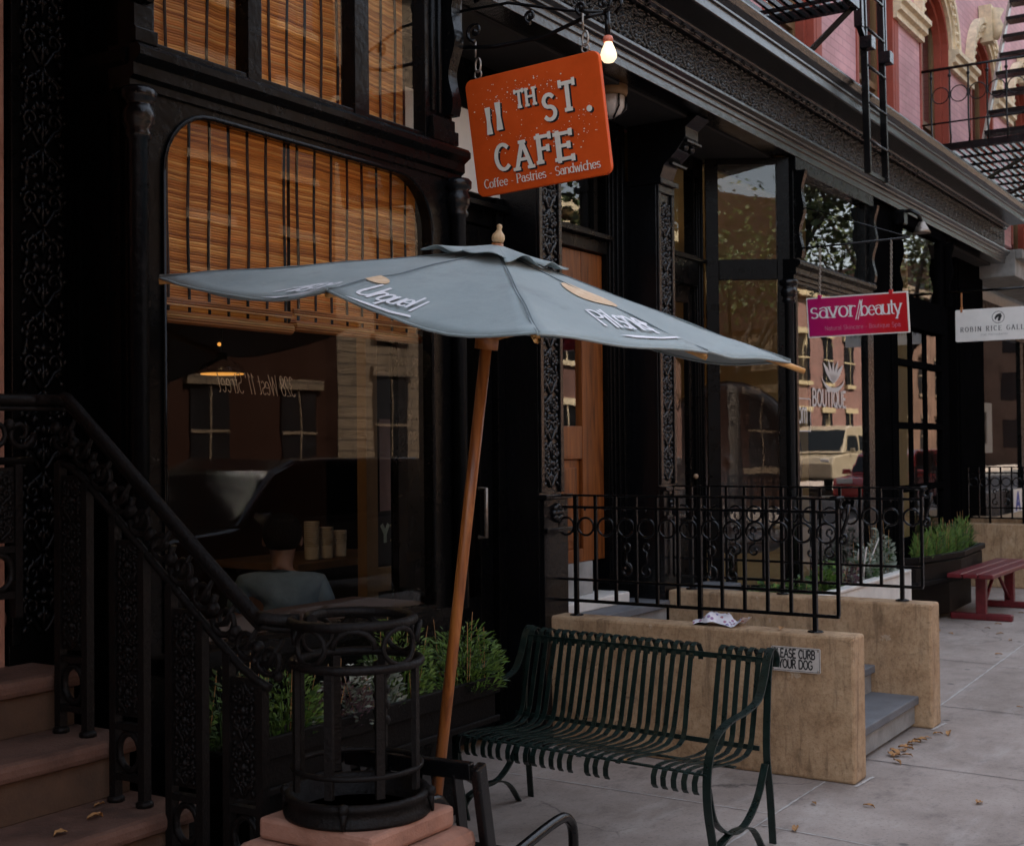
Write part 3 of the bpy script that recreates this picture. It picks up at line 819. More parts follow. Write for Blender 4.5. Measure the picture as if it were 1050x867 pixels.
part(m_, 'side_panel', 'black_paint', parent=bay1)
# canted right side of the cafe bay
def canted_side(parent, A, Bp, zlow, upper=True, glass=True):
    A, Bp = V((A[0], A[1], 0)), V((Bp[0], Bp[1], 0)); d = (Bp - A); L = d.length; d.normalize(); n = V((d.y, -d.x, 0))
    if n.y > 0 and abs(n.y) > abs(n.x): n = -n
    m_ = MB()
    def bx(u0, u1, z0, z1, t=.05, o=0): 
        c = A + d * (u0 + u1) / 2 + V((0, 0, (z0 + z1) / 2)) + n * (o - t / 2)
        m_.obox(c, d * (u1 - u0) / 2, n * t / 2, V((0, 0, (z1 - z0) / 2)))
    bx(.0, .09, 0, 3.65); bx(L - .09, L, 0, 3.65)
    for z0, z1 in ((0, zlow), (2.775, 2.92), (3.6, 3.65)): bx(.091, L - .091, z0, z1)
    bx(.0, L, 2.86, 2.90, .03, .03)
    o = part(m_, 'side_frame', 'black_paint', parent=parent, bevel=.003)
    if glass:
        for z0, z1 in ((zlow, 2.775), (2.92, 3.6)):
            p = [A + d * .07 - n * .03, A + d * (L - .07) - n * .03]
            pane(parent, [p[0] + V((0, 0, z0)), p[1] + V((0, 0, z0)), p[1] + V((0, 0, z1)), p[0] + V((0, 0, z1))])
canted_side(bay1, (4.70, YB + .06), (5.06, YR), .93)

# boutique bay
GLASS[0] = 'clean_glass'
BX0, BX1 = 8.97, 10.74
m_ = MB()
m_.box(BX0 - .03, BX0 + .012, YB, YB + .05, 0, 2.775); m_.box(10.60, 10.75, YB, YB + .05, 0, 2.775)
m_.box(8.983, 10.599, YB + .0005, YB + .05, 0, .62); m_.box(8.983, 10.599, YB + .001, YB + .05, 2.745, 2.775)
bay2 = part(m_, 'bay_window', 'frame_black', bevel=.004)
m_ = MB(); m_.extr_x(sill_profile(YB), 8.87, 10.66); part(m_, 'sill_band', 'frame_black', parent=bay2)
part(colonnette(8.912, YB + .045, .4, 2.774, .04), 'colonnette', 'worn_black_paint', parent=bay2)
m_ = MB()
for a, b in ((8.93, 9.02), (10.58, 10.75)): m_.box(a, b, YB + .005, YB + .07, 2.921, 3.56)
m_.box(8.93, 10.75, YB - .015, YB + .07, 3.561, 3.652)
part(m_, 'transom_frame', 'frame_black', parent=bay2, bevel=.003)
part(console(8.955, 9.01, YB, 2.93, 3.56, .1), 'console', 'frame_black', parent=bay2)
part(console(10.66, 10.72, YB, 2.93, 3.56, .1), 'console', 'frame_black', parent=bay2)
pane(bay2, [(8.97, YB + .03, .6), (10.62, YB + .03, .6), (10.62, YB + .03, 2.76), (8.97, YB + .03, 2.76)])
pane(bay2, [(9.0, YB + .04, 2.92), (10.6, YB + .04, 2.92), (10.6, YB + .04, 3.57), (9.0, YB + .04, 3.57)])
canted_side(bay2, (8.94, YB + .05), (8.63, YR - .01), .6)
# third bay: multi-paned doors
m_ = MB()
m_.box(11.41, 11.52, YB + .02, YB + .08, 0, 3.652); m_.box(13.0, 13.25, YB + .02, YB + .08, 0, 3.652)
m_.box(11.521, 12.999, YB - .02, YB + .08, 2.64, 2.92); m_.box(11.521, 12.999, YB + .0, YB + .08, 3.56, 3.65); m_.box(11.521, 12.999, YB + .02, YB + .08, 0, .75)
bay3 = part(m_, 'bay_window', 'matt_black', bevel=.004)
m_ = MB()
for x in (11.99, 12.48): m_.box(x - .018, x + .018, YB + .03, YB + .07, .751, 2.639)
for z in (1.19, 1.755, 2.32):
    for a, b in ((11.521, 11.971), (12.009, 12.461), (12.499, 12.999)): m_.box(a, b, YB + .015, YB + .07, z - .03, z + .03)
part(m_, 'muntins', 'matt_black', parent=bay3, bevel=.003)
pane(bay3, [(11.5, YB + .05, .7), (13.02, YB + .05, .7), (13.02, YB + .05, 2.66), (11.5, YB + .05, 2.66)])
pane(bay3, [(11.5, YB + .05, 2.9), (13.02, YB + .05, 2.9), (13.02, YB + .05, 3.57), (11.5, YB + .05, 3.57)])
part(console(11.42, 11.47, YB, 2.93, 3.56, .1), 'console', 'matt_black', parent=bay3)
part(console(13.12, 13.18, YB, 2.93, 3.56, .1), 'console', 'matt_black', parent=bay3)

GLASS[0] = 'glass'
# ---- recess walls and doors --------------------------------------
m_ = MB()                                                            # cafe doorway
m_.box(5.065, 5.30, YR, YR + .08, 0, 2.95); m_.box(5.90, 5.969, YR - .01, YR + .08, 0, 2.95); m_.box(5.301, 5.899, YR + .02, YR + .08, 2.79, 2.95)
m_.box(5.06, 5.968, YR - .05, YR - .011, 2.87, 2.90); m_.box(5.06, 5.968, YR + .001, YR + .08, 3.38, 3.645)
part(m_, 'recess_wall', 'black_paint', bevel=.004)
m_ = MB(); m_.box(5.07, 5.966, YR + .01, YR + .07, 2.951, 3.379); part(m_, 'transom_panel', 'panel_white')
m_ = MB()
m_.box(5.302, 5.42, YR + .03, YR + .07, .05, 2.78); m_.box(5.78, 5.898, YR + .03, YR + .07, .05, 2.78)
for z0, z1 in ((.05, .8), (2.62, 2.78)): m_.box(5.421, 5.779, YR + .031, YR + .07, z0, z1)
d1 = part(m_, 'cafe_door', 'black_paint', bevel=.004); pane(d1, [(5.41, YR + .05, .78), (5.79, YR + .05, .78), (5.79, YR + .05, 2.64), (5.41, YR + .05, 2.64)])
m_ = MB(); m_.tube([(5.76, YR + .03, 1.12), (5.76, YR - .02, 1.12), (5.76, YR - .02, 1.38), (5.76, YR + .03, 1.38)], .011, 8); part(m_, 'handle', 'chain_metal', parent=d1)
m_ = MB()                                                            # residents' doorway
m_.box(7.17, 7.419, YR, YR + .1, .63, 3.645)
for x in (7.19, 7.24, 7.3, 7.37): m_.tube([(x, YR - .004, .8), (x, YR - .004, 3.5)], .012, 6)
m_.box(6.211, 7.169, YR + .0, YR + .1, 2.79, 2.87); m_.box(6.211, 7.169, YR - .05, YR + .1, 2.871, 2.90); m_.box(6.211, 7.169, YR + .01, YR + .1, 3.33, 3.645)
m_.box(6.211, 6.24, YR + .02, YR + .1, .63, 3.329)
part(m_, 'recess_wall', 'black_paint', bevel=.003)
m_ = MB(); m_.box(6.25, 7.11, YR + .03, YR + .06, 2.90, 2.935); m_.box(7.06, 7.11, YR + .03, YR + .06, 2.936, 3.32); tw = part(m_, 'transom_window', 'black_paint')
pane(tw, [(6.25, YR + .05, 2.92), (7.1, YR + .05, 2.92), (7.1, YR + .05, 3.33), (6.25, YR + .05, 3.33)])
m_ = MB()
m_.box(6.90, 7.165, YR + .035, YR + .085, .9, 2.785); m_.box(6.245, 6.42, YR + .035, YR + .085, .9, 2.785)
for z0, z1 in ((.9, .98), (1.52, 1.72), (2.6, 2.785)): m_.box(6.421, 6.899, YR + .036, YR + .085, z0, z1)
m_.box(6.421, 6.899, YR + .06, YR + .08, .981, 1.519); m_.box(6.5, 6.85, YR + .048, YR + .0595, 1.03, 1.47)
d2 = part(m_, 'entrance_door', 'door_wood', bevel=.005)
m_ = MB(); m_.box(6.25, 7.0, YR + .03, YR + .08, .702, .899); part(m_, 'kick_plate', 'stone_grey', parent=d2)
pane(d2, [(6.41, YR + .06, 1.71), (6.91, YR + .06, 1.71), (6.91, YR + .06, 2.61), (6.41, YR + .06, 2.61)])
m_ = MB(); m_.box(6.215, 7.2, YR - .12, YR + .09, .632, .70); part(m_, 'threshold', 'marble', bevel=.01)
m_ = MB()                                                            # boutique doorway
m_.box(7.651, 8.08, YR, YR + .08, .6, 3.645); m_.box(8.47, 8.625, YR, YR + .08, .6, 3.645)
m_.box(8.081, 8.469, YR - .03, YR + .08, 2.72, 2.93); m_.box(8.081, 8.469, YR, YR + .08, 3.55, 3.645); m_.box(8.081, 8.469, YR + .01, YR + .08, .6, .95)
m_.box(7.651, 8.62, YR - .045, YR - .031, 2.89, 2.915)
for x in (8.5, 8.54, 8.59): m_.tube([(x, YR - .004, .7), (x, YR - .004, 3.5)], .01, 6)
part(m_, 'recess_wall', 'black_paint', bevel=.003)
m_ = MB()
m_.box(8.082, 8.15, YR + .02, YR + .06, .951, 2.719); m_.box(8.40, 8.468, YR + .02, YR + .06, .951, 2.719); m_.box(8.151, 8.399, YR + .021, YR + .06, 2.6, 2.719); m_.box(8.151, 8.399, YR + .021, YR + .06, .951, 1.05)
d3 = part(m_, 'boutique_door', 'black_paint', bevel=.003)
pane(d3, [(8.14, YR + .04, 1.0), (8.41, YR + .04, 1.0), (8.41, YR + .04, 2.62), (8.14, YR + .04, 2.62)])
pane(d3, [(8.08, YR + .045, 2.93), (8.47, YR + .045, 2.93), (8.47, YR + .045, 3.56), (8.08, YR + .045, 3.56)])
m_ = MB(); m_.blob((8.43, YR - .01, 1.38), .018, n=10, m=6); part(m_, 'knob', 'gilt', parent=d3)
# gallery front farther along
m_ = MB()
m_.box(16.001, 22, YR, YR + .06, 0, .95); m_.box(16.001, 22, YR - .03, YR + .06, 3.0, 3.4); m_.box(19.4, 19.6, YR, YR + .06, .951, 2.999)
bay4 = part(m_, 'gallery_front', 'black_paint')
pane(bay4, [(16.0, YR + .03, .93), (19.42, YR + .03, .93), (19.42, YR + .03, 3.02), (16.0, YR + .03, 3.02)])
m_ = MB(); m_.box(16.1, 22, YR - .01, YR + .05, 3.401, 4.15); m_.box(16.1, 22, YR - .03, YR - .011, 3.86, 3.89); part(m_, 'fascia_panel', 'room_paper')
m_ = MB(); m_.box(15.85, 26, 3.2, 3.745, 3.52, 3.83); m_.box(15.85, 26, 3.12, 3.199, 3.72, 3.83); part(m_, 'far_cornice', 'stone_grey', bevel=.01)
m_ = MB(); m_.tube([(16.15, 3.75, .7), (16.15, 3.75, 3.5)], .035, 8)
for z in (1.25, 1.5): m_.lathe((16.15, 3.75, z), [(.035, -.03), (.06, -.02), (.06, .02), (.035, .03)], 10)
part(m_, 'drainpipe', 'worn_black_paint')

# rooms behind the glass (shells open towards the street)
def room(x0, x1, y0, y1, z0, z1, mat, name='room_shell'):
    m_ = MB(); t = .05
    m_.box(x0 - t, x0, y0, y1, z0, z1); m_.box(x1, x1 + t, y0, y1, z0, z1); m_.box(x0 - t, x1 + t, y1, y1 + t, z0, z1)
    m_.box(x0 - t, x1 + t, y0, y1 + t, z1 + .001, z1 + .05); m_.box(x0 - t, x1 + t, y0, y1 + t, z0 - .05, z0 - .001)
    return part(m_, name, mat)
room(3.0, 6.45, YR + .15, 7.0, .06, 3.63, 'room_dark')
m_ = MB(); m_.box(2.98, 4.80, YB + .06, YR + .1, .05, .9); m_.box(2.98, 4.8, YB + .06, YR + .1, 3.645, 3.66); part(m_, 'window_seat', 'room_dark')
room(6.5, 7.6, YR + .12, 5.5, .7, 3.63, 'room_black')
room(7.75, 14.2, YR + .12, 7.6, .35, 3.63, 'room_tan')
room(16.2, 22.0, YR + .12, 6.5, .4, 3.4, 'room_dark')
for a, b in ((2.7, 2.95), ): pass
# ------------------------------------------------------------------ the ground
def structure(o): o['kind'] = 'structure'; return o
mb = MB(); mb.box(-60, 140, -60, 60, -.30, -.152); structure(mb.build('ground', 'asphalt'))
mb = MB(); mb.box(-60, 140, -9.6, -2.2, -.151, -.13); structure(mb.build('road', 'asphalt'))
mb = MB(); mb.box(-60, 140, -2.05, 8, -.15, 0); structure(mb.build('sidewalk', 'sidewalk_concrete'))
mb = MB(); mb.box(-60, 140, -2.2, -2.052, -.15, .004); structure(mb.build('kerb', 'kerb_stone', bevel=.015))
mb = MB(); mb.box(-60, 140, -12.6, -9.6, -.15, 0); structure(mb.build('far_sidewalk', 'sidewalk_concrete'))
# joints: pale caulk along the building line, dark scored lines elsewhere
mb = MB()
def wob(x0, y0, x1, y1, w, z=.003, m_=None):
    n = 40; rr = random.Random(int(x0 * 37 + y1 * 91)); vs = []
    d = V((x1 - x0, y1 - y0, 0)); L = d.length; d.normalize(); s = V((-d.y, d.x, 0))
    for k in range(n + 1):
        p = V((x0, y0, z)) + d * L * k / n
        a, b = w * rr.uniform(.3, 1.25), w * rr.uniform(.3, 1.25)
        vs += [p + s * a / 2, p - s * b / 2]
    m_.add(vs, [(2 * k, 2 * k + 1, 2 * k + 3, 2 * k + 2) for k in range(n)])
wob(4.3, 2.12, 6.02, 2.11, .011, .003, mb); wob(7.62, 2.1, 10.95, 2.18, .014, .003, mb); wob(5.38, 2.12, 5.4, 3.9, .008, .0035, mb)
wob(6.0, 1.955, 6.22, 1.94, .018, .004, mb); wob(7.4, 1.975, 7.62, 1.955, .02, .004, mb); wob(5.05, .4, 5.2, 2.1, .008, .0035, mb)
structure(mb.build('sidewalk_caulk', 'caulk'))
mb = MB()
for x in (6.55, 8.1, 9.7, 11.4, 13.0, 14.6): wob(x - .1, -.0, x, 2.1, .008, .003, mb)
for y in (.45, -1.0): wob(2, y, 20, y, .008, .003, mb)
wob(2, 2.12, 4.3, 2.12, .01, .003, mb); wob(10.95, 2.18, 16, 2.25, .012, .003, mb); wob(7.9, 2.12, 7.95, 3, .008, .003, mb); wob(9.8, 2.15, 9.85, 3, .008, .003, mb); wob(11.5, 2.15, 11.55, 3, .008, .003, mb)
structure(mb.build('sidewalk_joints', 'black_print'))

# ------------------------------------------------------------------ the brownstone next door and its stoop
H2 = thing('brownstone_house', 'brownstone house front beside the black carved pilaster', 'house', (1.0, 3.6, 0))
mb = MB(); mb.box(2.3, 2.668, 3.655, 4.3, 0, 12); mb.box(-8, 1.0, 3.6, 4.3, 0, 12); mb.box(1.0, 2.3, 3.6, 4.3, 3.6, 12); mb.box(-8, 2.66, 8, 8.3, 0, 12)
wallb = mb.build('wall', 'brownstone', H2)
mb = MB(); mb.box(-.3, 2.62, 1.75, 3.65, 3.75, 3.95); mb.box(-.4, 2.66, 1.65, 3.654, 3.951, 4.05); mb.box(-.3, 2.62, 1.752, 1.9, 2.82, 3.749); mb.box(2.5, 2.619, 1.901, 3.65, 3.35, 3.749); mb.box(-.3, -.1, 1.901, 3.65, 0, 3.749); hd = mb.build('added_shade_hood', 'brownstone', H2, bevel=.02)  # unseen hood and side wall, added to shade the stoop
mb = MB(); mb.box(1.001, 2.299, 4.31, 4.36, 1.0, 3.6); mb.build('door', 'black_paint', H2)
ST = thing('brownstone_stoop', 'worn brownstone stair with rounded treads rising past the iron railing', 'stair', (1.9, 2.5, 0))
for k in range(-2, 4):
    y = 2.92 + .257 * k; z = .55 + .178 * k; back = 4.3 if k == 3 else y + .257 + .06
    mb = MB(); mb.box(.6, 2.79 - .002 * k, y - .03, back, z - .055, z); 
    tr = mb.build('tread', 'shaded_step_stone', ST, bevel=.018)
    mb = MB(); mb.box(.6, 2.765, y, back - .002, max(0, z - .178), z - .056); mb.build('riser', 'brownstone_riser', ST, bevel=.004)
mb = MB()
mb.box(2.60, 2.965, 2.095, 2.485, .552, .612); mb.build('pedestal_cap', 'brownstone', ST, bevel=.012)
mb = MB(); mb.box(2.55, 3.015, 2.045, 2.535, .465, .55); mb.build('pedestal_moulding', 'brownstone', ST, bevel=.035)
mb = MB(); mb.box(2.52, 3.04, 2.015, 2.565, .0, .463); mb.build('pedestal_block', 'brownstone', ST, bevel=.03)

# ------------------------------------------------------------------ stoop railing with its newel cage
R = thing('stoop_railing', 'rusty black cast-iron stair railing ending in a round cage newel', 'railing', (2.78, 2.29, .61))
XR = 2.665
hr = [(2.72, 2.44, 1.128), (XR, 2.52, 1.135), (XR, 2.62, 1.19), (XR, 3.28, 1.715), (XR, 3.35, 1.752), (XR - .03, 3.42, 1.757), (XR - .1, 3.45, 1.757), (XR - .5, 3.46, 1.757)]
mb = MB(); mb.tube(smooth(hr, 4), .0185, 10); mb.tube(smooth([(p[0], p[1], p[2] - .026) for p in hr], 4), .009, 6); mb.build('handrail', 'rusty_iron', R)
def railz(y): 
    pts = [(p[1], p[2]) for p in hr]
    for (a, b), (c, d) in zip(pts, pts[1:]):
        if a <= y <= c: return lerp(b, d, (y - a) / (c - a))
    return pts[-1][1]
mb = MB()                                                            # scrolled band under the handrail
y = 2.50
k = 0
while y < 3.42:
    z = railz(y) - .11; r = .05
    mb.tube([(XR, y + p[0], z + p[1]) for p in spiral(0, 0, r, (k % 2) * pi, 1.3, 14, .75, 1 if k % 2 else -1)], [.011 - .0004 * i for i in range(15)], 6)
    mb.blob((XR, y + .045, z + .03), .02, n=6, m=4); mb.blob((XR, y - .03, z - .045), .016, n=6, m=4)
    mb.tube([(XR, y - .05, z + .06), (XR, y, z - .01), (XR, y + .05, z - .02)], [.006, .012, .006], 5)
    y += .085; k += 1
mb.build('scroll_band', 'rusty_iron', R)
mb = MB(); mb.tube([(XR, y_, railz(y_) - .19) for y_ in [2.5 + .055 * i for i in range(17)]], .012, 6); mb.build('lower_rail', 'rusty_iron', R)
for k, yb in enumerate((2.53, 2.76, 3.0, 3.25)):               # pierced baluster panels, one or two to a tread
    w = .125
    foot = .55 + .178 * math.floor((yb + .02 - 2.92) / .257 + 1e-6) if yb > 2.4 else .4
    foot = max(.37, foot)
    top = railz(yb + w / 2) - .19
    mb = MB()
    for yy in (yb, yb + w): mb.box(XR - .014, XR + .014, yy - .013, yy + .013, foot, railz(yy) - .19)
    mb.box(XR - .006, XR + .006, yb + .014, yb + w - .014, foot + .26, top - .02)
    mb.box(XR - .012, XR + .012, yb + .014, yb + w - .014, foot + .07, foot + .09); mb.box(XR - .012, XR + .012, yb + .014, yb + w - .014, foot + .22, foot + .24)
    mb.tube([(XR, yb + w / 2 + .045 * cos(a * pi / 8), foot + .155 + .055 * sin(a * pi / 8)) for a in range(16)], .011, 6, closed=True)
    relief(mb, lambda u, v: V((XR - .008, yb + .02 + u, foot + .27 + v)), w - .04, max(.1, top - foot - .3), .13, .006, random.Random(k), 4)
    for yy in (yb, yb + w): mb.lathe((XR, yy, foot), [(.026, 0), (.026, .012), (.018, .02)], 8)
    mb.build('baluster_panel', 'rusty_iron', R)
for k, xb in enumerate((2.44, 2.2)):                                # the landing stretch of the railing
    mb = MB(); YL = 3.455
    for xx in (xb, xb + .125): mb.box(xx - .013, xx + .013, YL - .014, YL + .014, 1.09, 1.56)
    mb.box(xb + .014, xb + .111, YL - .006, YL + .006, 1.32, 1.55); mb.box(xb + .014, xb + .111, YL - .012, YL + .012, 1.15, 1.17); mb.box(xb + .014, xb + .111, YL - .012, YL + .012, 1.29, 1.31)
    mb.tube([(xb + .0625 + .045 * cos(a * pi / 8), YL, 1.23 + .055 * sin(a * pi / 8)) for a in range(16)], .011, 6, closed=True)
    relief(mb, lambda u, v: V((xb + .02 + u, YL - .008, 1.33 + v)), .085, .21, .13, .006, random.Random(20 + k), 4)
    mb.build('baluster_panel', 'rusty_iron', R)
mb = MB(); mb.tube([(2.62, 3.455, 1.57), (2.15, 3.455, 1.57)], .012, 6)
for k in range(5):
    mb.tube([(2.58 - .09 * k + p[0], 3.455, 1.655 + p[1]) for p in spiral(0, 0, .05, (k % 2) * pi, 1.3, 14, .75, 1 if k % 2 else -1)], [.011 - .0004 * i for i in range(15)], 6); mb.blob((2.54 - .09 * k, 3.455, 1.68), .02, n=6, m=4)
mb.build('landing_band', 'rusty_iron', R)
NC = V((2.782, 2.29, 0))
def ring(mb, r, z, tr, n=40, flat=1): mb.tube([NC + V((r * cos(2 * pi * k / n), r * sin(2 * pi * k / n), z)) for k in range(n)], tr, 8, closed=True)
mb = MB()
mb.lathe(NC, [(.198, .612), (.202, .622), (.19, .632), (.188, .652), (.197, .658), (.197, .672), (.185, .676), (.174, .67), (.174, .612)], 40)
for k in range(4):
    a = k * pi / 2 + .5
    mb.blob(NC + V((.2 * cos(a), .2 * sin(a), .668)), .016, n=7, m=5); mb.tube([NC + V((.2 * cos(a), .2 * sin(a), .66)), NC + V((.205 * cos(a), .205 * sin(a), .615))], [.012, .005], 6)
mb.build('newel_base', 'rusty_iron', R)
mb = MB()
for k in range(8):
    a = k * pi / 4 + .25
    p = NC + V((.172 * cos(a), .172 * sin(a), -.01)); t = V((-sin(a), cos(a), 0)); n_ = V((cos(a), sin(a), 0))
    mb.obox(p + V((0, 0, .86)), t * .0115, n_ * .007, V((0, 0, .165)))
mb.build('cage_bars', 'rusty_iron', R)
mb = MB(); ring(mb, .174, 1.02, .0125); mb.build('cage_ring', 'rusty_iron', R)
mb = MB(); ring(mb, .174, .74, .008); mb.build('cage_ring', 'rusty_iron', R)
mb = MB()
for k in range(8):
    a0 = k * pi / 4 + .25
    pts = [NC + V((.172 * cos(a0 + pi / 8 + .33 * cos(q)), .172 * sin(a0 + pi / 8 + .33 * cos(q)), 1.075 + .048 * sin(q))) for q in [2 * pi * i / 14 for i in range(14)]]
    if k % 2: mb.tube(pts, .0075, 6, closed=True)
    else: mb.tube(pts[:8], [.009] * 8, 6)
mb.build('cage_scrolls', 'rusty_iron', R)
mb = MB()
mb.tube([NC + V(((.178 - .0012 * k) * cos(2.0 + 2 * pi * k / 36), (.178 - .0012 * k) * sin(2.0 + 2 * pi * k / 36), 1.128 + .0003 * k)) for k in range(37)] + [NC + V((.13 * cos(2.1 + .2 * k), .13 * sin(2.1 + .2 * k), 1.14)) for k in range(1, 4)], .0145, 10)
mb.build('newel_rail', 'rusty_iron', R)
mb = MB()
for s in range(9):                                                   # leafy iron boss on the far side bar
    a = .3; p = NC + V((.185 * cos(a), .185 * sin(a), .80 + .022 * s))
    mb.blob(p + V((.0, .012 * (-1) ** s, 0)), .017, n=6, m=4)
mb.build('leaf_boss', 'rusty_iron', R)

# ------------------------------------------------------------------ cheek walls, stone steps
def wall(x0, x1, y0, y1, z, label, z0=0):
    m_ = MB(); n = 26
    # slightly uneven top and faces
    m_.box(x0, x1, y0, y1, z0, z)
    return single(m_, 'cheek_wall', 'stucco', label, 'low wall', ((x0 + x1) / 2, (y0 + y1) / 2, z0), 'stucco stoop walls', bevel=.014)
wall(6.03, 6.2, 1.965, 3.648, .69, 'tan stucco wall bearing the dog sign, behind the green bench')
wall(7.425, 7.6, 1.975, 3.6, .695, 'tan stucco wall across the grey steps from the one with the sign')
m3 = wall(15.0, 15.2, 2.2, 3.598, .70, 'distant tan wall behind the red bench')
m_ = MB(); m_.box(15.19, 15.4, 2.2, 3.59, .701, .76); m_.box(15.201, 19, 2.0, 3.6, 0, .7)
single(m_, 'porch_slab', 'stucco', 'raised tan porch slab past the distant low wall', 'porch', (17, 3, 0))
SS = thing('stone_steps', 'grey bluestone steps between the two tan stucco walls', 'steps', (6.8, 2.8, 0))
for (y0, z, yb) in ((2.065, .18, 2.33), (2.31, .335, 2.60), (2.575, .49, 3.62), (3.60, .632, 3.868)):
    m_ = MB(); m_.box(6.203, 7.422, y0 - .015, yb, z - .045, z); m_.build('tread', 'bluestone', SS, bevel=.006)
    m_ = MB(); m_.box(6.204, 7.421, y0 + .01, yb - .003, max(0, z - .155 if z < .6 else .49), z - .046); m_.build('riser', 'stone_grey', SS)
m_ = MB(); m_.box(7.654, 8.6, 3.60, 3.868, .58, .631); m_.box(7.654, 8.6, 3.62, 3.867, .1, .579); m_.build('landing', 'bluestone', SS, bevel=.006)

# ------------------------------------------------------------------ iron fences on the walls
def fence(x, y0, y1, label, zt=1.34, posts=None, curl=True, seed=1, loc_y=None):
    """y0 = building end, y1 = street end (y1 < y0)"""
    F = thing('iron_fence', label, 'fence', (x, (y0 + y1) / 2, zt - .65), 'iron fences on the stoop walls')
    zs, zl, zb, zw = zt - .062, zt - .45, zt - .562, zt - .65
    for z, h, w in ((zt, .011, .03), (zs, .014, .022), (zl, .014, .022), (zb, .016, .024)):
        m_ = MB(); m_.box(x - w / 2, x + w / 2, y1, y0, z - h, z); m_.build('rail', 'iron_black', F, bevel=.002)
    n = max(4, round((y0 - y1) / .118)); sp = (y0 - y1) / n
    for k in range(n + 1):
        y = y0 - sp * k; r = .0085
        if k == n: y += .005
        m_ = MB(); m_.box(x - r, x + r, y - r, y + r, zb - .004, zt - .002); m_.build('baluster', 'iron_black', F, bevel=.002)
    for k in posts or (1, n // 2 + 1, n - 1):
        y = y0 - sp * k
        m_ = MB(); m_.box(x - .0115, x + .0115, y - .0115, y + .0115, zw, zt - .001); m_.lathe((x, y, zw), [(.04, 0), (.038, .006), (.02, .01)], 10); m_.build('post', 'iron_black', F, bevel=.002)
    m_ = MB()
    for k in range(n):
        yc = y0 - sp * (k + .5); zc = zs - .11; r = .047
        m_.tube([(x, yc + r * cos(a * pi / 9), zc + r * sin(a * pi / 9)) for a in range(18)], .0065, 6, closed=True)
        m_.blob((x - .008, yc, zs - .018), .007, n=6, m=4)
    m_.build('rings', 'iron_black', F)
    for k in (n // 4, n // 4 + 1, (2 * n) // 3 - 1, (2 * n) // 3):   # paired S scrolls
        m_ = MB(); yc = y0 - sp * (k + .5); s = 1 if k % 2 else -1
        a = [(x, yc + s * p[0], zl + .055 + p[1]) for p in spiral(0, 0, .04, pi * .5, .95, 12, .7)]
        b = [(x, yc - s * p[0] * .7, zs - .21 + p[1] * .7) for p in spiral(0, 0, .04, -pi * .5, .95, 12, .7)]
        m_.tube(a[::-1] + b[0:], [.007] * (len(a) + len(b)), 6); m_.build('scroll', 'iron_black', F)
    if curl:
        m_ = MB()
        sp1 = [(x, y1 - .03 + p[0], zt - .035 + p[1]) for p in spiral(0, 0, .032, pi / 2, .8, 12, .7, -1)]
        m_.tube([(x, y1 + .04, zt - .004)] + sp1, [.012] + [.012 - .0005 * i for i in range(13)], 6)
        m_.tube([(x, y1 - .05, zt - .03), (x, y1 - .045, zt - .09), (x, y1 - .02, zt - .16)] + [(x, y1 - .02 + p[0], zt - .2 + p[1]) for p in spiral(0, 0, .026, pi / 2, 1.1, 12, .7)], .009, 6)
        m_.build('end_scroll', 'iron_black', F)
    return F
fence(6.118, 3.63, 2.06, 'black iron fence on the tan wall that carries the dog sign')
fence(7.51, 3.595, 2.04, 'black iron fence on the tan wall beside the white stone flower bed', zt=1.348, posts=(1, 6, 12))
fence(15.1, 3.59, 2.3, 'black iron fence on the distant wall behind the red bench', zt=1.33, posts=(2, 5, 9))
# ------------------------------------------------------------------ orange cafe sign on its bracket
def round_board(mb, o, u, v, n, w, h, r, t):
    pts = [(w / 2 - r + p[0], h / 2 - r + p[1]) for p in arc(0, 0, r, r, 0, 90, 6)] + [(-w / 2 + r + p[0], h / 2 - r + p[1]) for p in arc(0, 0, r, r, 90, 180, 6)] + \
          [(-w / 2 + r + p[0], -h / 2 + r + p[1]) for p in arc(0, 0, r, r, 180, 270, 6)] + [(w / 2 - r + p[0], -h / 2 + r + p[1]) for p in arc(0, 0, r, r, 270, 360, 6)]
    mb.prism([o + u * a + v * b - n * t / 2 for a, b in pts], n * t)
so = V((4.83, 2.944, 2.991)); a_, s_ = .041, .141
su = V((-sin(a_) * sin(s_), -cos(a_), sin(a_) * cos(s_))); sv = V((-cos(a_) * sin(s_), sin(a_), cos(a_) * cos(s_))); sn = su.cross(sv)
CS = thing('hanging_sign', 'orange cafe sign with cream lettering hanging from a scrolled iron bracket', 'sign', tuple(so))
mb = MB(); round_board(mb, so, su, sv, sn, .682, .518, .035, .026); mb.build('board', 'sign_orange', CS, bevel=.003)
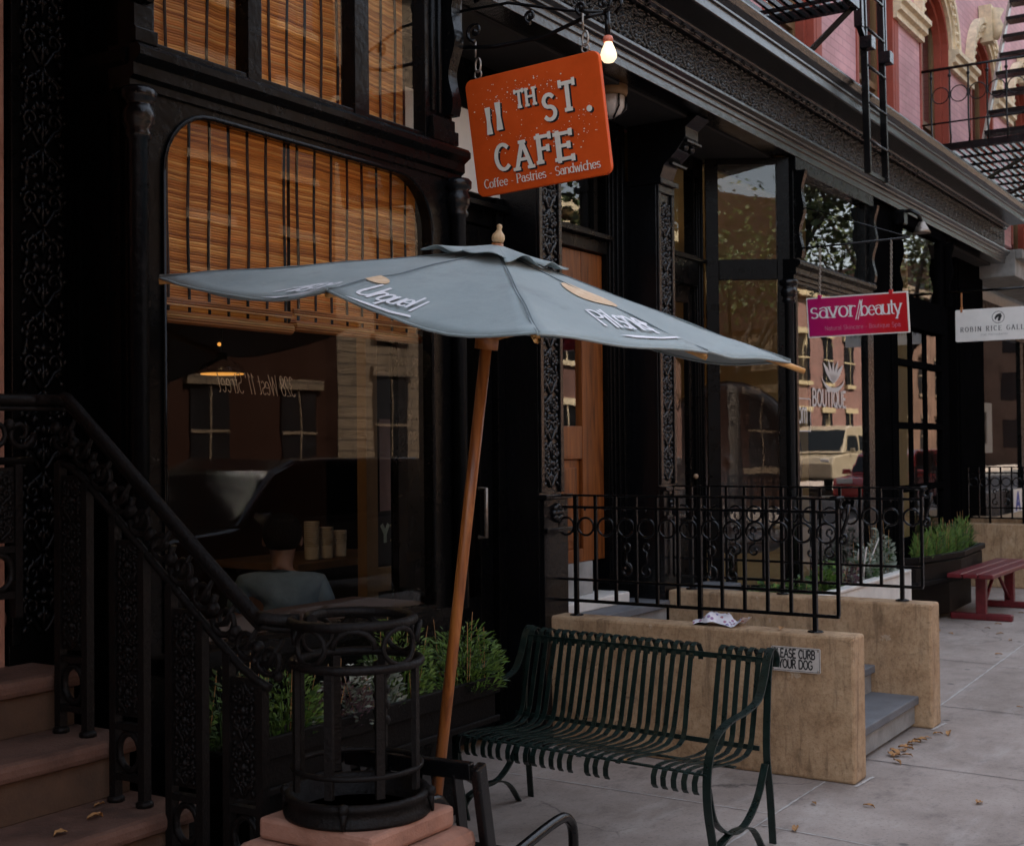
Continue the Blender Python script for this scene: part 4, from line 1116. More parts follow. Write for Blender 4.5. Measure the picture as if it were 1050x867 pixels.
for side in (1, -1):                                                 # both faces carry the same lettering
    fn = plane_fn(so + sn * side * .0136, su * side, sv, sn * side)
    W, Hh = .682, .518
    px = lambda a: (a - .5) * W
    py = lambda b: (.5 - b) * Hh
    for mat, dx, dy, off in (('black_print', .007, -.007, 0), ('cream_print', 0, 0, .004)):
        rs = random.getstate(); random.seed(4)
        m_ = MB()
        def T(s, a, b, size, **k): put_text(m_, s, px(a) + dx, py(b) + dy, size, fn, base=off, jitter=.02, **k)
        flat = lambda x, y, w0, w1, hh: flat_poly(m_, [(x - w1 + dx, y + dy), (x - w0 + dx, y + hh * .5 + dy), (x - w1 * .9 + dx, y + hh + dy), (x + w1 * .9 + dx, y + hh + dy), (x + w0 + dx, y + hh * .5 + dy), (x + w1 + dx, y + dy)], fn, off)
        flat(px(.155), py(.49), .010, .016, .118); flat(px(.235), py(.47), .011, .017, .122)
        T('TH', .375, .315, .068, thick=.2, thin=.15, serif=.13, track=.2)
        T('S', .575, .47, .105, thick=.19, thin=.15, serif=.06)
        T('T', .705, .425, .112, thick=.19, thin=.14, serif=.14)
        for q in range(10): pass
        flat_poly(m_, [(px(.90) + dx + .014 * cos(q * pi / 5), py(.45) + dy + .014 * sin(q * pi / 5)) for q in range(10)], fn, off)
        T('C', .175, .80, .108, thick=.19, thin=.14, serif=.07); T('A', .33, .82, .113, thick=.18, thin=.12, serif=.14)
        T('F', .50, .80, .108, thick=.2, thin=.14, serif=.13, wscale=1.1); T('E', .64, .815, .108, thick=.2, thin=.14, serif=.13, wscale=1.25)
        if off: T('Coffee - Pastries - Sandwiches', .065, .935, .038, thick=.15, thin=.06, serif=.1, track=.05, wscale=.98)
        m_.build('lettering', mat, CS)
        random.setstate(rs)
    m_ = MB(); rs = random.Random(8)
    for k in range(230):
        c = rs.choice([(.42, .2, .16), (.62, .6, .16), (.3, .55, .22), (.2, .25, .1), (.8, .55, .1), (.5, .12, .12)])
        x, y = rs.gauss(c[0], c[2]), rs.gauss(c[1], .09)
        if not (.05 < x < .95 and .08 < y < .84): continue
        r = rs.choice([.001, .0014, .002, .003]); e = rs.uniform(.7, 1.6)
        flat_poly(m_, [(px(x) + r * e * cos(q * pi / 2.5 + x * 9), py(y) + r * sin(q * pi / 2.5 + x * 9)) for q in range(5)], fn, .0012)
    m_.build('paint_specks', 'cream_print', CS)
for t in (-.275, .275):                                              # rings and hooks
    p = so + su * t + sv * .26
    m_ = MB()
    m_.tube([p + V((0, .018 * cos(q * pi / 6), .018 + .02 * sin(q * pi / 6))) for q in range(12)], .004, 6, closed=True)
    m_.tube([p + V((.0, .014 * cos(q * pi / 6), .06 + .032 * sin(q * pi / 6))) for q in range(12)], .005, 6, closed=True)
    m_.tube([p + V((-.02, 0, .09)), p + V((-.02, 0, .16))], .005, 6)
    m_.build('hook', 'chain_metal', CS)
BR = thing('sign_bracket', 'scrolled black iron bracket carrying the orange sign', 'bracket', (4.72, 3.24, 3.40))
m_ = MB(); m_.bar((4.71, 3.275, 3.36), (4.71, 3.275, 3.66), .03, .014, (1, 0, 0)); m_.build('wall_strap', 'iron_black', BR)
m_ = MB(); m_.tube([(4.71, 3.27, 3.36), (4.77, 3.12, 3.355), (4.82, 2.9, 3.372), (4.825, 2.7, 3.42), (4.83, 2.60, 3.425)], .009, 8)
m_.tube([(4.71, 3.27, 3.52), (4.77, 3.05, 3.535), (4.82, 2.8, 3.47), (4.83, 2.6, 3.425)], .007, 8); m_.build('arm', 'iron_black', BR)
for y, z, r, g in ((3.19, 3.42, .045, 1), (3.19, 3.60, .05, -1), (2.70, 3.455, .028, 1), (2.60, 3.46, .04, -1), (2.93, 3.45, .03, 1)):
    m_ = MB(); m_.tube([(4.812 - .1 * (y - 2.6) / .6, y + p[0], z + p[1]) for p in spiral(0, 0, r, -pi / 2, 1.3, 16, .8, g)], [.009 - .0003 * i for i in range(17)], 6)
    m_.blob((4.812 - .1 * (y - 2.6) / .6, y, z), .012, n=7, m=5); m_.build('scroll', 'iron_black', BR)
LB = thing('bracket_lamp', 'bare glass bulb glowing at the end of the sign bracket', 'lamp', (4.84, 2.595, 3.34))
m_ = MB(); m_.tube([(4.84, 2.60, 3.43), (4.84, 2.575, 3.475), (4.84, 2.535, 3.475), (4.84, 2.53, 3.44), (4.84, 2.56, 3.42)], .009, 8); m_.cyl((4.84, 2.60, 3.43), (4.84, 2.598, 3.325), .012); m_.build('stem', 'iron_black', LB)
m_ = MB(); m_.lathe((4.84, 2.597, 3.30), [(.02, 0), (.022, .014), (.018, .026)], 14); m_.build('socket', 'sign_edge', LB)
m_ = MB(); m_.lathe((4.84, 2.595, 3.205), [(.003, .008), (.022, .012), (.034, .028), (.035, .042), (.029, .064), (.019, .086), (.016, .095)], 18); m_.build('bulb', 'bulb_warm', LB)

# ------------------------------------------------------------------ magenta sign on chains
SV = thing('hanging_sign', 'magenta sign with white lettering on two chains by the corner colonnette', 'sign', (9.0, 2.875, 2.499))
o = V((9.0, 2.875, 2.499)); sw = .149
u, v = V((0, -1, 0)), V((-sin(sw), 0, cos(sw))); n = u.cross(v)
m_ = MB(); round_board(m_, o, u, v, n, .721, .284, .004, .016); m_.build('board', 'sign_white', SV)
m_ = MB(); round_board(m_, o, u, v, n, .703, .266, .003, .019); m_.build('face', 'sign_magenta', SV)
for side in (1, -1):
    fn = plane_fn(o + n * side * .0102, u * side, v, n * side)
    m_ = MB()
    x = put_text(m_, 'savor', -.335, -.005, .112, fn, thick=.125, thin=.05, serif=.13, track=.045, wscale=1.08)
    put_text(m_, '//', x - .012, -.0, .105, fn, thick=.06, track=-.22, wscale=.9)
    put_text(m_, 'beauty', x + .026, -.005, .1, fn, thick=.13, thin=.05, serif=.1, track=-.02, wscale=.92)
    m_.build('lettering', 'white_print', SV)
    m_ = MB(); put_text(m_, 'Natural Skincare * Boutique Spa', -.235, -.095, .031, fn, thick=.09, track=.07); m_.build('small_lettering', 'pink_print', SV)
def chain(mb, p0, p1, link=.022, r=.0028):
    p0, p1 = V(p0), V(p1); k = max(1, int((p1 - p0).length / (link * .72)))
    for i in range(k + 1):
        c = p0.lerp(p1, i / k); ax = V((1, 0, 0)) if i % 2 else V((0, 1, 0))
        mb.tube([c + ax * .0075 * cos(q * pi / 4) + V((0, 0, link / 2 * sin(q * pi / 4))) for q in range(8)], r, 5, closed=True)
for t in (-.262, .245):
    top = o + u * t + v * .15
    m_ = MB(); m_.obox(top - v * .012, u * .012, n * .012, v * .02); m_.build('clip', 'sign_magenta', SV)
    m_ = MB(); chain(m_, top + V((0, 0, .01)), (9.0, top.y, 2.995)); m_.build('chain', 'chain_metal', SV)
m_ = MB(); m_.tube([(8.97, 3.29, 3.0), (9.0, 3.1, 3.003), (9.0, 2.5, 3.01)], .007, 8); m_.tube([(9.0, 2.5, 3.01), (8.99, 3.27, 3.3)], .004, 6)
single(m_, 'sign_bracket', 'iron_black', 'thin black rod over the magenta sign', 'bracket', (9, 2.9, 3.0))

# ------------------------------------------------------------------ white gallery sign
GS = thing('hanging_sign', 'white gallery sign with a round black emblem at the far end of the street', 'sign', (13.0, 2.785, 2.73))
o = V((13.0, 2.785, 2.728)); u, v, n = V((0, -1, 0)), V((0, 0, 1)), V((-1, 0, 0))
m_ = MB(); round_board(m_, o, u, v, n, .80, .31, .015, .02); m_.build('board', 'sign_white', GS, bevel=.002)
fn = plane_fn(o + n * .0105, u, v, n)
m_ = MB()
put_text(m_, 'ROBIN RICE GALLERY', -.35, -.06, .044, fn, thick=.17, thin=.05, serif=.12, track=.38, wscale=.95)
m_.add([fn(x + 0, y + .065) for rr_ in (.058, .053) for x, y in arc(0, 0, rr_, rr_, 0, 354, 30)], [(k, (k + 1) % 31, 31 + (k + 1) % 31, 31 + k) for k in range(31)])
flat_poly(m_, [(x * .05, .065 + y * .05) for x, y in ((-.1, -.75), (.35, -.7), (.5, -.2), (.75, .3), (.5, .45), (.62, .7), (.2, .72), (-.35, .5), (-.7, -.1), (-.55, -.55), (-.3, -.2), (.05, .1), (-.05, -.3))], fn, .0006)
m_.build('lettering', 'black_print', GS)
m_ = MB(); put_text(m_, 'FINE PHOTOGRAPHY', -.16, -.105, .017, fn, thick=.1, track=.3); m_.build('small_lettering', 'grey_print', GS)
for t in (-.34, .3):
    m_ = MB(); top = o + u * t + v * .15
    m_.bar(top - v * .02, top + v * .03, .02, .028, (1, 0, 0)); m_.bar(top + v * .031, top + v * .17, .012, .012, (1, 0, 0)); m_.build('hanger', 'pole_wood', GS)
m_ = MB(); m_.tube([(13.0, 3.29, 3.06), (13.0, 2.3, 3.06)], .012, 8); single(m_, 'sign_bracket', 'iron_black', 'black bar the white gallery sign hangs from', 'bracket', (13, 2.8, 3.06))

# ------------------------------------------------------------------ dog sign on the wall
DS = thing('wall_sign', 'small white metal sign asking to curb your dog, on the tan wall', 'sign', (6.027, 2.248, .565))
o = V((6.0245, 2.248, .566)); u, v, n = V((0, -1, 0)), V((0, 0, 1)), V((-1, 0, 0))
m_ = MB(); round_board(m_, o, u, v, n, .246, .118, .008, .004); m_.build('plate', 'sign_metal', DS)
fn = plane_fn(o + n * .0026, u, v, n)
m_ = MB()
put_text(m_, 'PLEASE CURB', -.112, .008, .040, fn, thick=.2, track=.05, wscale=.72); put_text(m_, 'YOUR DOG', -.085, -.042, .040, fn, thick=.2, track=.05, wscale=.75)
for a, b in ((.118, .0), (-.118, .0)): pass
w_, h_ = .119, .055
for (x0, y0, x1, y1) in ((-w_, h_, w_, h_ - .002), (-w_, -h_ + .002, w_, -h_), (-w_, -h_, -w_ + .002, h_), (w_ - .002, -h_, w_, h_)):
    flat_poly(m_, [(x0, y0), (x1, y0), (x1, y1), (x0, y1)], fn, .0001)
m_.build('lettering', 'black_print', DS)
m_ = MB()
for x, y in ((-.112, .048), (.112, .048), (-.112, -.048), (.112, -.048)): m_.blob(fn(x, y, .001), .005, n=7, m=4)
m_.build('screws', 'chain_metal', DS)

# crumpled printed cloth lying on the wall
m_ = MB(); rr = random.Random(2); nx, ny = 16, 8; vs = []
for i in range(nx + 1):
    for j in range(ny + 1):
        a, b = i / nx, j / ny
        env = (sin(pi * min(1, a * 1.25)) ** .8) * (.35 + .65 * sin(pi * b))
        z = .694 + .058 * env * (1.0 - .45 * a) + (.018 if 0 < j < ny else 0) * rr.uniform(0, 1) + .012 * sin(a * 19 + b * 5) * env + (.035 * max(0, a - .86) / .14)
        vs.append((6.06 + .15 * b + .01 * sin(a * 14), 2.80 - .255 * a + .012 * sin(b * 9), max(.693, z)))
m_.add(vs, [(i * (ny + 1) + j, (i + 1) * (ny + 1) + j, (i + 1) * (ny + 1) + j + 1, i * (ny + 1) + j + 1) for i in range(nx) for j in range(ny)], True)
single(m_, 'cloth', 'printed_cloth', 'crumpled white printed cloth lying on top of the tan wall', 'cloth', (6.12, 2.68, .69))

# ------------------------------------------------------------------ green strap-iron bench
P0 = V((4.43, 1.985, 0)); le = V((.085, .9964, 0)); de = V((.9964, -.085, 0))
BN = thing('park_bench', 'green strap-iron bench with some slats missing, in front of the tan wall', 'bench', (4.75, 2.6, 0))
bp = lambda l, d, z: P0 + le * l + de * d + V((0, 0, z))
prof = [(.60, .70), (.608, .735), (.592, .765), (.565, .775), (.54, .762), (.522, .72), (.50, .63), (.475, .52), (.455, .435), (.435, .395), (.40, .376), (.32, .37), (.2, .378), (.1, .389), (.04, .388), (.012, .376), (.0, .352), (.002, .322), (.014, .308)]
N = 27; rr = random.Random(5)
for k in range(N):
    l = .065 + 1.14 * k / (N - 1)
    if k in (5, 6): continue
    pp = prof
    if k == 7: pp = prof[:-4]
    elif k in (8, 12): pp = prof[:-3]
    wv = rr.uniform(-.006, .006)
    m_ = MB(); m_.ribbon([bp(l + wv * sin(i * .5), d, z) for i, (d, z) in enumerate(pp)], le, .0225, .004)
    m_.build('slat', 'bench_green', BN)
for d, z, w, t in ((.53, .735, .022, .006), (.452, .40, .02, .006), (.25, .366, .022, .005), (.03, .38, .02, .006)):
    m_ = MB(); m_.bar(bp(.03, d, z), bp(1.24, d, z), w if d < .4 else t, t if d < .4 else w); m_.build('rail', 'bench_green', BN)
for l, nm in ((0.03, 1), (1.24, 2)):
    m_ = MB(); m_.ribbon(smooth([bp(l, d, z) for d, z in ((.60, .70), (.607, .74), (.57, .778), (.53, .745), (.49, .655), (.44, .59), (.33, .56), (.2, .545), (.09, .50), (.035, .40), (.03, .27), (.06, .14), (.10, .0))], 5), le, .034, .007); m_.build('armrest', 'bench_green', BN)
    m_ = MB(); m_.ribbon(smooth([bp(l, d, z) for d, z in ((.555, .765), (.535, .66), (.52, .5), (.515, .36), (.54, .2), (.56, .0))], 5), le, .03, .007); m_.build('leg', 'bench_green', BN)
    m_ = MB(); m_.ribbon(smooth([bp(l, d, z) for d, z in ((.034, .33), (.08, .2), (.2, .125), (.32, .13), (.43, .21), (.50, .33))], 5), le, .03, .007); m_.build('brace', 'bench_green', BN)
    m_ = MB(); m_.ribbon(smooth([bp(l, d, z) for d, z in ((.1, .1), (.24, .128), (.38, .1), (.47, .0))], 5), le, .03, .007); m_.ribbon(smooth([bp(l, d, z) for d, z in ((.04, .0), (.1, .08), (.19, .124))], 4), le, .028, .007); m_.build('foot', 'bench_green', BN)

# ------------------------------------------------------------------ black tubular patio chair in front of the pedestal
CH = thing('patio_chair', 'low black metal armchair tucked beside the brownstone pedestal', 'chair', (3.25, 2.25, 0))
co = V((3.06, 2.045, 0)); ca = radians(4); cf = V((cos(ca), sin(ca), 0)); cb = V((-sin(ca), cos(ca), 0))
cp = lambda f, b, z: co + cf * f + cb * b + V((0, 0, z))
for b in (0, .47):
    m_ = MB(); m_.bar(cp(-.06, b, .72), cp(.10, b, .0), .05, .028, tuple(cb)); m_.build('leg', 'iron_black', CH, bevel=.006)
    m_ = MB(); m_.tube(smooth([cp(.015, b, .40), cp(.2, b, .425), cp(.42, b, .445), cp(.50, b, .43), cp(.535, b, .37), cp(.53, b, .2), cp(.50, b, .0)], 4), .0165, 10); m_.build('armrest', 'iron_black', CH)
m_ = MB(); m_.bar(cp(-.055, .02, .70), cp(-.055, .45, .70), .026, .05, (-.1, 0, 1)); m_.build('back_rail', 'iron_black', CH, bevel=.005)
m_ = MB(); m_.bar(cp(.01, .02, .35), cp(.01, .45, .35), .024, .04, (0, 0, 1)); m_.build('back_rail', 'iron_black', CH, bevel=.005)
for k in range(4):
    b = .075 + .107 * k
    m_ = MB(); m_.bar(cp(.008, b, .36), cp(-.05, b, .69), .045, .01, tuple(cb)); m_.build('slat', 'iron_black', CH, bevel=.002)
m_ = MB(); m_.bar(cp(.03, .235, .30), cp(.46, .235, .32), .44, .025, (0, 0, 1)); m_.build('seat', 'iron_black', CH, bevel=.01)

# ------------------------------------------------------------------ slate-blue market umbrella
UM = thing('market_umbrella', 'leaning slate blue market umbrella with white script on a wooden pole', 'umbrella', (3.646, 2.70, 0))
UA, UC, UD, UE = V((2.895, 3.18, 2.155)), V((2.797, 1.709, 1.886)), V((4.275, 1.60, 1.885)), V((4.391, 3.064, 2.144))
UP = V((3.589, 2.348, 2.249)); ub = V((3.648, 2.712, 0.0)); un = (UP - ub).normalized()
mid = lambda a, b, d=0: (a + b) / 2 + un * d
ends = [UA, mid(UA, UC, .035), UC, UC.lerp(UD, .6), UD, mid(UD, UE, .02), UE, mid(UE, UA, .03)]
sags = [.045, .05, .004, .004, .05, .05, .05, .05]
def canopy(k, s, t, off=0.0, lift=0.0):
    a, b = ends[k], ends[(k + 1) % 8]
    ra = UP.lerp(a, s) + un * (-.004 * sin(pi * s)); rb = UP.lerp(b, s) + un * (-.004 * sin(pi * s))
    p = ra.lerp(rb, t)
    w = 4 * t * (1 - t)
    p = p - un * (sags[k] * w * s ** 2.2) - (p - UP - un * (p - UP).dot(un)) * (.04 * w * s)
    p = p + un * (.004 * sin(s * 17 + t * 9 + k) * s)                # loose cloth
    return p + un * (off + lift)
m_ = MB(); ns, nt_ = 16, 12
for k in range(8):
    vs = [canopy(k, i / ns, j / nt_) for i in range(ns + 1) for j in range(nt_ + 1)]
    m_.add(vs, [(i * (nt_ + 1) + j, (i + 1) * (nt_ + 1) + j, (i + 1) * (nt_ + 1) + j + 1, i * (nt_ + 1) + j + 1) for i in range(ns) for j in range(nt_)], True)
can = m_.build('canopy', 'umbrella_fabric', UM, weld=True)
sol = can.modifiers.new('cloth', 'SOLIDIFY'); sol.thickness = .0025; sol.offset = -1
m_ = MB()                                                            # stitched seams over the ribs
for k in range(8):
    for o_ in (.004, -.004): m_.tube([canopy(k, .05 + .95 * j / 14, 0, .0015) + (ends[k] - UP).cross(un).normalized() * o_ for j in range(15)], .0014, 4)
m_.build('seams', 'seam_grey', can)
m_ = MB()                                                            # hem tape
for k in range(8): m_.tube([canopy(k, 1, j / 10) - un * .004 for j in range(11)], .0045, 5)
m_.build('hem', 'umbrella_fabric', can)
m_ = MB(); ns2 = 6; nt2 = 10                                           # wind vent: a small loose cap on top
for k in range(8):
    vs = []
    for i in range(ns2 + 1):
        for j in range(nt2 + 1):
            s = .235 * i / ns2; t = j / nt2; e = (i / ns2) ** 2
            vs.append(canopy(k, s, t) + un * (.018 + .004 * e + (.018 * sin(pi * t) ** 2 + .008 * sin(k * 2.1 + t * 7)) * e))
    m_.add(vs, [(i * (nt2 + 1) + j, (i + 1) * (nt2 + 1) + j, (i + 1) * (nt2 + 1) + j + 1, i * (nt2 + 1) + j + 1) for i in range(ns2) for j in range(nt2)], True)
vent = m_.build('vent_cap', 'umbrella_fabric', UM, weld=True); sol = vent.modifiers.new('cloth', 'SOLIDIFY'); sol.thickness = .0025
m_ = MB(); 
for k in range(8): m_.tube([canopy(k, .12 + .1 * j / 2, .5) - un * .0 for j in range(3)], .002, 4)
# pole, finial, ribs and struts
m_ = MB(); m_.tube([ub, UP + un * .02], .0195, 14); m_.build('pole', 'pole_wood', UM)
m_ = MB(); m_.lathe((0, 0, 0), [(.018, .0), (.024, .006), (.027, .018), (.024, .032), (.013, .045), (.009, .055), (.012, .064), (.009, .072), (.002, .075)], 18)
rot = V((0, 0, 1)).rotation_difference(un).to_matrix(); m_.v = [rot @ (p * .82) + UP + un * .022 for p in m_.v]; m_.build('finial', 'finial_wood', UM)
hub = UP - un * .10; run = UP - un * .30
m_ = MB(); m_.tube([hub + un * .03, hub - un * .03], .045, 16); m_.build('hub', 'pole_wood', UM)
m_ = MB(); m_.tube([run + un * .03, run - un * .03], .04, 16); m_.build('runner', 'pole_wood', UM)
for k in range(8):
    e = ends[k]; out = (e - UP).normalized()
    tip = e + out * (.055 if k == 4 else -.03)
    m_ = MB(); m_.tube([hub - un * .01, UP.lerp(e, .5) - un * .034, e - un * .018, tip - un * .018], .0105, 8); rb = m_.build('rib', 'rib_wood', UM)
    m_ = MB(); m_.tube([run, UP.lerp(e, .40) - un * .045], .009, 8); m_.build('strut', 'rib_wood', UM)
# printed script and seal on the cloth
def on_panel(k, s0, s1, t0, t1, L, Hq):
    """text plane -> panel: u 0..L runs across the panel, v 0..Hq runs up towards the top"""
    return lambda u, v, off=0: canopy(k, s0 - (s0 - s1) * v / Hq, min(1.0, t0 + (t1 - t0) * u / L), .0035 + off * 4)
def script(k, word, s0, s1, t0, t1, hg=.13, swash=True):
    m_ = MB(); L = (text_width(word, .0) + .2) * hg
    fn = on_panel(k, s0, s1, t0, t1, L, hg)
    put_text(m_, word, 0, 0, hg, fn, thick=.16, thin=.09, track=.0, shear=.3)
    if swash: flat_poly(m_, [(.06 * L, -.07), (.3 * L, -.052), (.7 * L, -.05), (.98 * L, -.035), (1.0 * L, -.048), (.7 * L, -.068), (.3 * L, -.072)], fn, .0003)
    m_.build('lettering', 'fabric_print', can)
def seal(k, s, t, rs_, rt, t0=0, t1=1):
    m_ = MB(); pts = []
    ring_ = [(s + rs_ * cos(q * pi / 12), t + rt * sin(q * pi / 12)) for q in range(24)]
    ring_ = [(a, min(t1, max(t0, b))) for a, b in ring_]
    for f0, f1 in ((0, .5), (.5, 1.0)):
        n_ = 24
        vs = [canopy(k, s + (a - s) * f, min(t1, max(t0, t + (b - t) * f)), .0038) for f in (f0, f1) for a, b in ring_]
        m_.add(vs, [(q, (q + 1) % n_, n_ + (q + 1) % n_, n_ + q) for q in range(n_)])
    m_.build('seal', 'orange_print', can)
script(1, 'Urquell', .925, .79, .06, .40); script(0, 'Pilsner', .93, .80, .55, .96)
script(2, 'Pilsner', .84, .67, .52, .98, .15)
seal(2, .46, 1.0, .12, .24, .0, 1.0); seal(3, .46, 0.0, .12, .24, 0.0, 1.0)
seal(1, .76, .0, .045, .1, 0, 1); seal(0, .76, 1.0, .045, .06, 0, 1)

# ------------------------------------------------------------------ fire escapes and drop ladder
L1 = thing('drop_ladder', 'black drop ladder hanging in front of the cornice', 'ladder', (9.6, 2.92, 3.58))
lad = lambda x, z: V((9.47 + x + (z - 3.6) * -.062, 2.93, z))
for x in (0, .435):
    m_ = MB(); m_.bar(lad(x, 3.585), lad(x, 5.6), .03, .05, (0, 1, 0)); m_.build('side_rail', 'iron_black', L1, bevel=.004)
m_ = MB(); m_.bar(lad(0, 3.595), lad(.435, 3.595), .03, .014, (0, 1, 0)); m_.build('foot_bar', 'worn_black_paint', L1)
for k in range(7):
    z = 3.82 + .273 * k
    m_ = MB(); m_.tube([lad(0, z) + V((0, -.02, 0)), lad(.435, z) + V((0, -.02, 0))], .011, 8); m_.build('rung', 'worn_black_paint', L1)
for x in (-.01, .445):
    m_ = MB(); m_.obox(lad(x, 4.52) + V((0, -.03, 0)), (.05, 0, 0), (0, .045, 0), (0, 0, .045)); m_.build('guide', 'worn_black_paint', L1, bevel=.004)
m_ = MB(); m_.bar(lad(.53, 4.5), lad(.55, 5.6), .025, .025, (0, 1, 0)); m_.bar(lad(-.1, 4.62), lad(-.1, 5.6), .045, .06, (0, 1, 0)); m_.bar(lad(-.1, 4.63), lad(.0, 4.56), .03, .04, (0, 1, 0)); m_.build('guide_rail', 'iron_black', L1)
def grating(name, x0, x1, y0, y1, z, parent, px=.075, wide=.024):
    m_ = MB()
    k = 0
    while y0 + k * px < y1: m_.box(x0, x1, y0 + k * px, y0 + k * px + wide, z - .03, z); k += 1
    for q in range(int((x1 - x0) / .45) + 1): m_.box(x0 + .45 * q, x0 + .45 * q + .03, y0 + .001, y1, z - .055, z - .031)
    return m_.build(name, 'iron_black', parent)
F1 = thing('fire_escape', 'dark slatted fire escape platform beside the drop ladder', 'fire escape', (7.8, 3.3, 4.66))
grating('platform', 6.4, 8.92, 2.84, 3.74, 4.68, F1)
m_ = MB()
for a, b in (((6.4, 2.83, 4.66), (8.93, 2.83, 4.66)), ((8.93, 2.83, 4.66), (8.93, 3.74, 4.66))): m_.bar(a, b, .045, .07)
m_.build('frame', 'iron_black', F1)
m_ = MB(); m_.bar((8.93, 2.86, 4.64), (8.60, 3.08, 4.262), .035, .035); m_.bar((6.9, 2.86, 4.64), (6.6, 3.08, 4.262), .035, .035); m_.build('brace', 'iron_black', F1)
m_ = MB()
for z in (5.1, 5.55): m_.tube([(6.4, 2.83, z), (8.93, 2.83, z), (8.93, 3.74, z)], .012, 6)
for k in range(13): m_.tube([(6.4 + .21 * k, 2.83, 4.68), (6.4 + .21 * k, 2.83, 5.55)], .009, 6)
m_.build('railing', 'iron_black', F1)
F2 = thing('fire_escape', 'fire escape with an open stair and bowed railing at the arched windows', 'fire escape', (15.8, 3.2, 4.7))
grating('platform', 14.0, 19.4, 2.5, 3.74, 4.72, F2, .075, .026)
m_ = MB(); m_.bar((13.98, 2.48, 4.70), (13.98, 3.74, 4.70), .04, .07); m_.bar((13.98, 2.48, 4.7), (19.4, 2.48, 4.7), .04, .07); m_.build('frame', 'iron_black', F2)
m_ = MB()
for z, r in ((5.53, .016), (4.96, .01)): m_.tube([(13.98, 3.80, z), (13.98, 2.46, z), (19.4, 2.46, z)], r, 6)
m_.build('rail', 'iron_black', F2)
for k in range(7):                                                   # bellied balusters on the near end
    y = 3.64 - .19 * k
    m_ = MB(); m_.tube(smooth([(13.98, y, 5.52), (13.98, y, 5.3), (13.975, y - .0, 5.0), (13.93, y - .015, 4.86), (13.93, y - .02, 4.78), (13.98, y, 4.7)], 3), .0095, 6)
    m_.blob((13.98, y, 5.45), .02, n=7, m=5); m_.build('baluster', 'iron_black', F2)
m_ = MB()
for k in range(6): m_.tube([(13.98, 3.545 - .19 * k + .085 * cos(q * pi / 8), 5.25 + .085 * sin(q * pi / 8)) for q in range(16)], .006, 5, closed=True)
m_.build('rings', 'iron_black', F2)
m_ = MB()
for k in range(20): m_.tube([(14.25 + .26 * k, 2.46, 4.7), (14.25 + .26 * k, 2.42, 4.9), (14.25 + .26 * k, 2.46, 5.53)], .009, 6)
m_.build('street_balusters', 'iron_black', F2)
for k in range(9):
    t = k / 8; c = V((14.5 + 1.55 * t, 2.9, 4.9 + 2.05 * t))
    m_ = MB(); m_.box(c.x - .1, c.x + .1, 2.62, 3.2, c.z - .02, c.z + .02); m_.build('tread', 'iron_black', F2)
for y in (2.6, 3.22):
    m_ = MB(); m_.bar((14.4, y, 4.74), (16.2, y, 7.12), .03, .07); m_.build('stringer', 'chain_metal' if y > 3 else 'iron_black', F2)
m_ = MB()
for a, b in (((14.2, 2.5, 4.66), (13.7, 3.04, 4.262)), ((16.4, 2.5, 4.66), (15.6, 3.04, 4.262)), ((15.3, 2.5, 4.66), (14.7, 3.04, 4.262))): m_.bar(a, b, .035, .035)
m_.build('brace', 'iron_black', F2)

# small lamps
LA = thing('spot_lamp', 'small silver spot lamp on the beam above the magenta sign', 'lamp', (11.5, 3.2, 3.5))
m_ = MB(); m_.tube([(11.4, 3.26, 3.6), (11.4, 3.16, 3.62), (11.42, 3.1, 3.58), (11.44, 3.08, 3.52)], .018, 8); m_.obox((11.36, 3.23, 3.56), (.05, 0, 0), (0, .04, 0), (0, 0, .06)); m_.build('arm', 'iron_black', LA)
m_ = MB(); m_.lathe((11.45, 3.08, 3.42), [(.075, 0), (.06, .03), (.04, .07), (.025, .1)], 14); m_.build('lamp_shade', 'chain_metal', LA)
LG = thing('porch_light', 'unlit ribbed glass porch light on the dark ceiling behind the orange sign', 'lamp', (6.6, 3.52, 3.6))
m_ = MB(); m_.lathe((6.6, 3.53, 3.60), [(.09, 0), (.1, .02), (.1, .06), (.09, .064)], 18); m_.build('collar', 'room_wood', LG)
m_ = MB(); m_.lathe((6.6, 3.53, 3.48), [(.02, 0), (.06, .02), (.08, .06), (.082, .119)], 18); m_.build('globe', 'sign_metal', LG)
m_ = MB()
for k in range(6): a = k * pi / 3; m_.tube([(6.6 + .09 * cos(a), 3.53 + .09 * sin(a), 3.6), (6.6 + .09 * cos(a), 3.53 + .09 * sin(a), 3.53), (6.6 + .03 * cos(a), 3.53 + .03 * sin(a), 3.475)], .006, 5)
m_.build('cage', 'iron_black', LG)

# ------------------------------------------------------------------ red bench along the wall
RB = thing('red_bench', 'red backless metal bench on the far sidewalk', 'bench', (12.7, 2.85, 0))
rf = lambda a, b, z: V((11.86, 2.81, 0)) + V((.988, -.02, 0)).normalized() * a + V((.02, .9998, 0)) * b + V((0, 0, z))
for b in (-.135, -.0, .135):
    m_ = MB(); m_.obox(rf(.85, b, .425), (.88, -.018, 0), V((0, .062, 0)), (0, 0, .02)); m_.build('plank', 'bench_red', RB, bevel=.008)
for a in (.36, 1.42):
    m_ = MB(); m_.box(*[x for x in (rf(a, 0, 0).x - .035, rf(a, 0, 0).x + .035, rf(a, 0, 0).y - .045, rf(a, 0, 0).y + .045, .05, .404)]); m_.build('leg', 'bench_red', RB, bevel=.006)
    m_ = MB(); m_.box(rf(a, 0, 0).x - .04, rf(a, 0, 0).x + .04, rf(a, 0, 0).y - .27, rf(a, 0, 0).y + .27, .0, .06); m_.build('foot', 'bench_red', RB, bevel=.012)
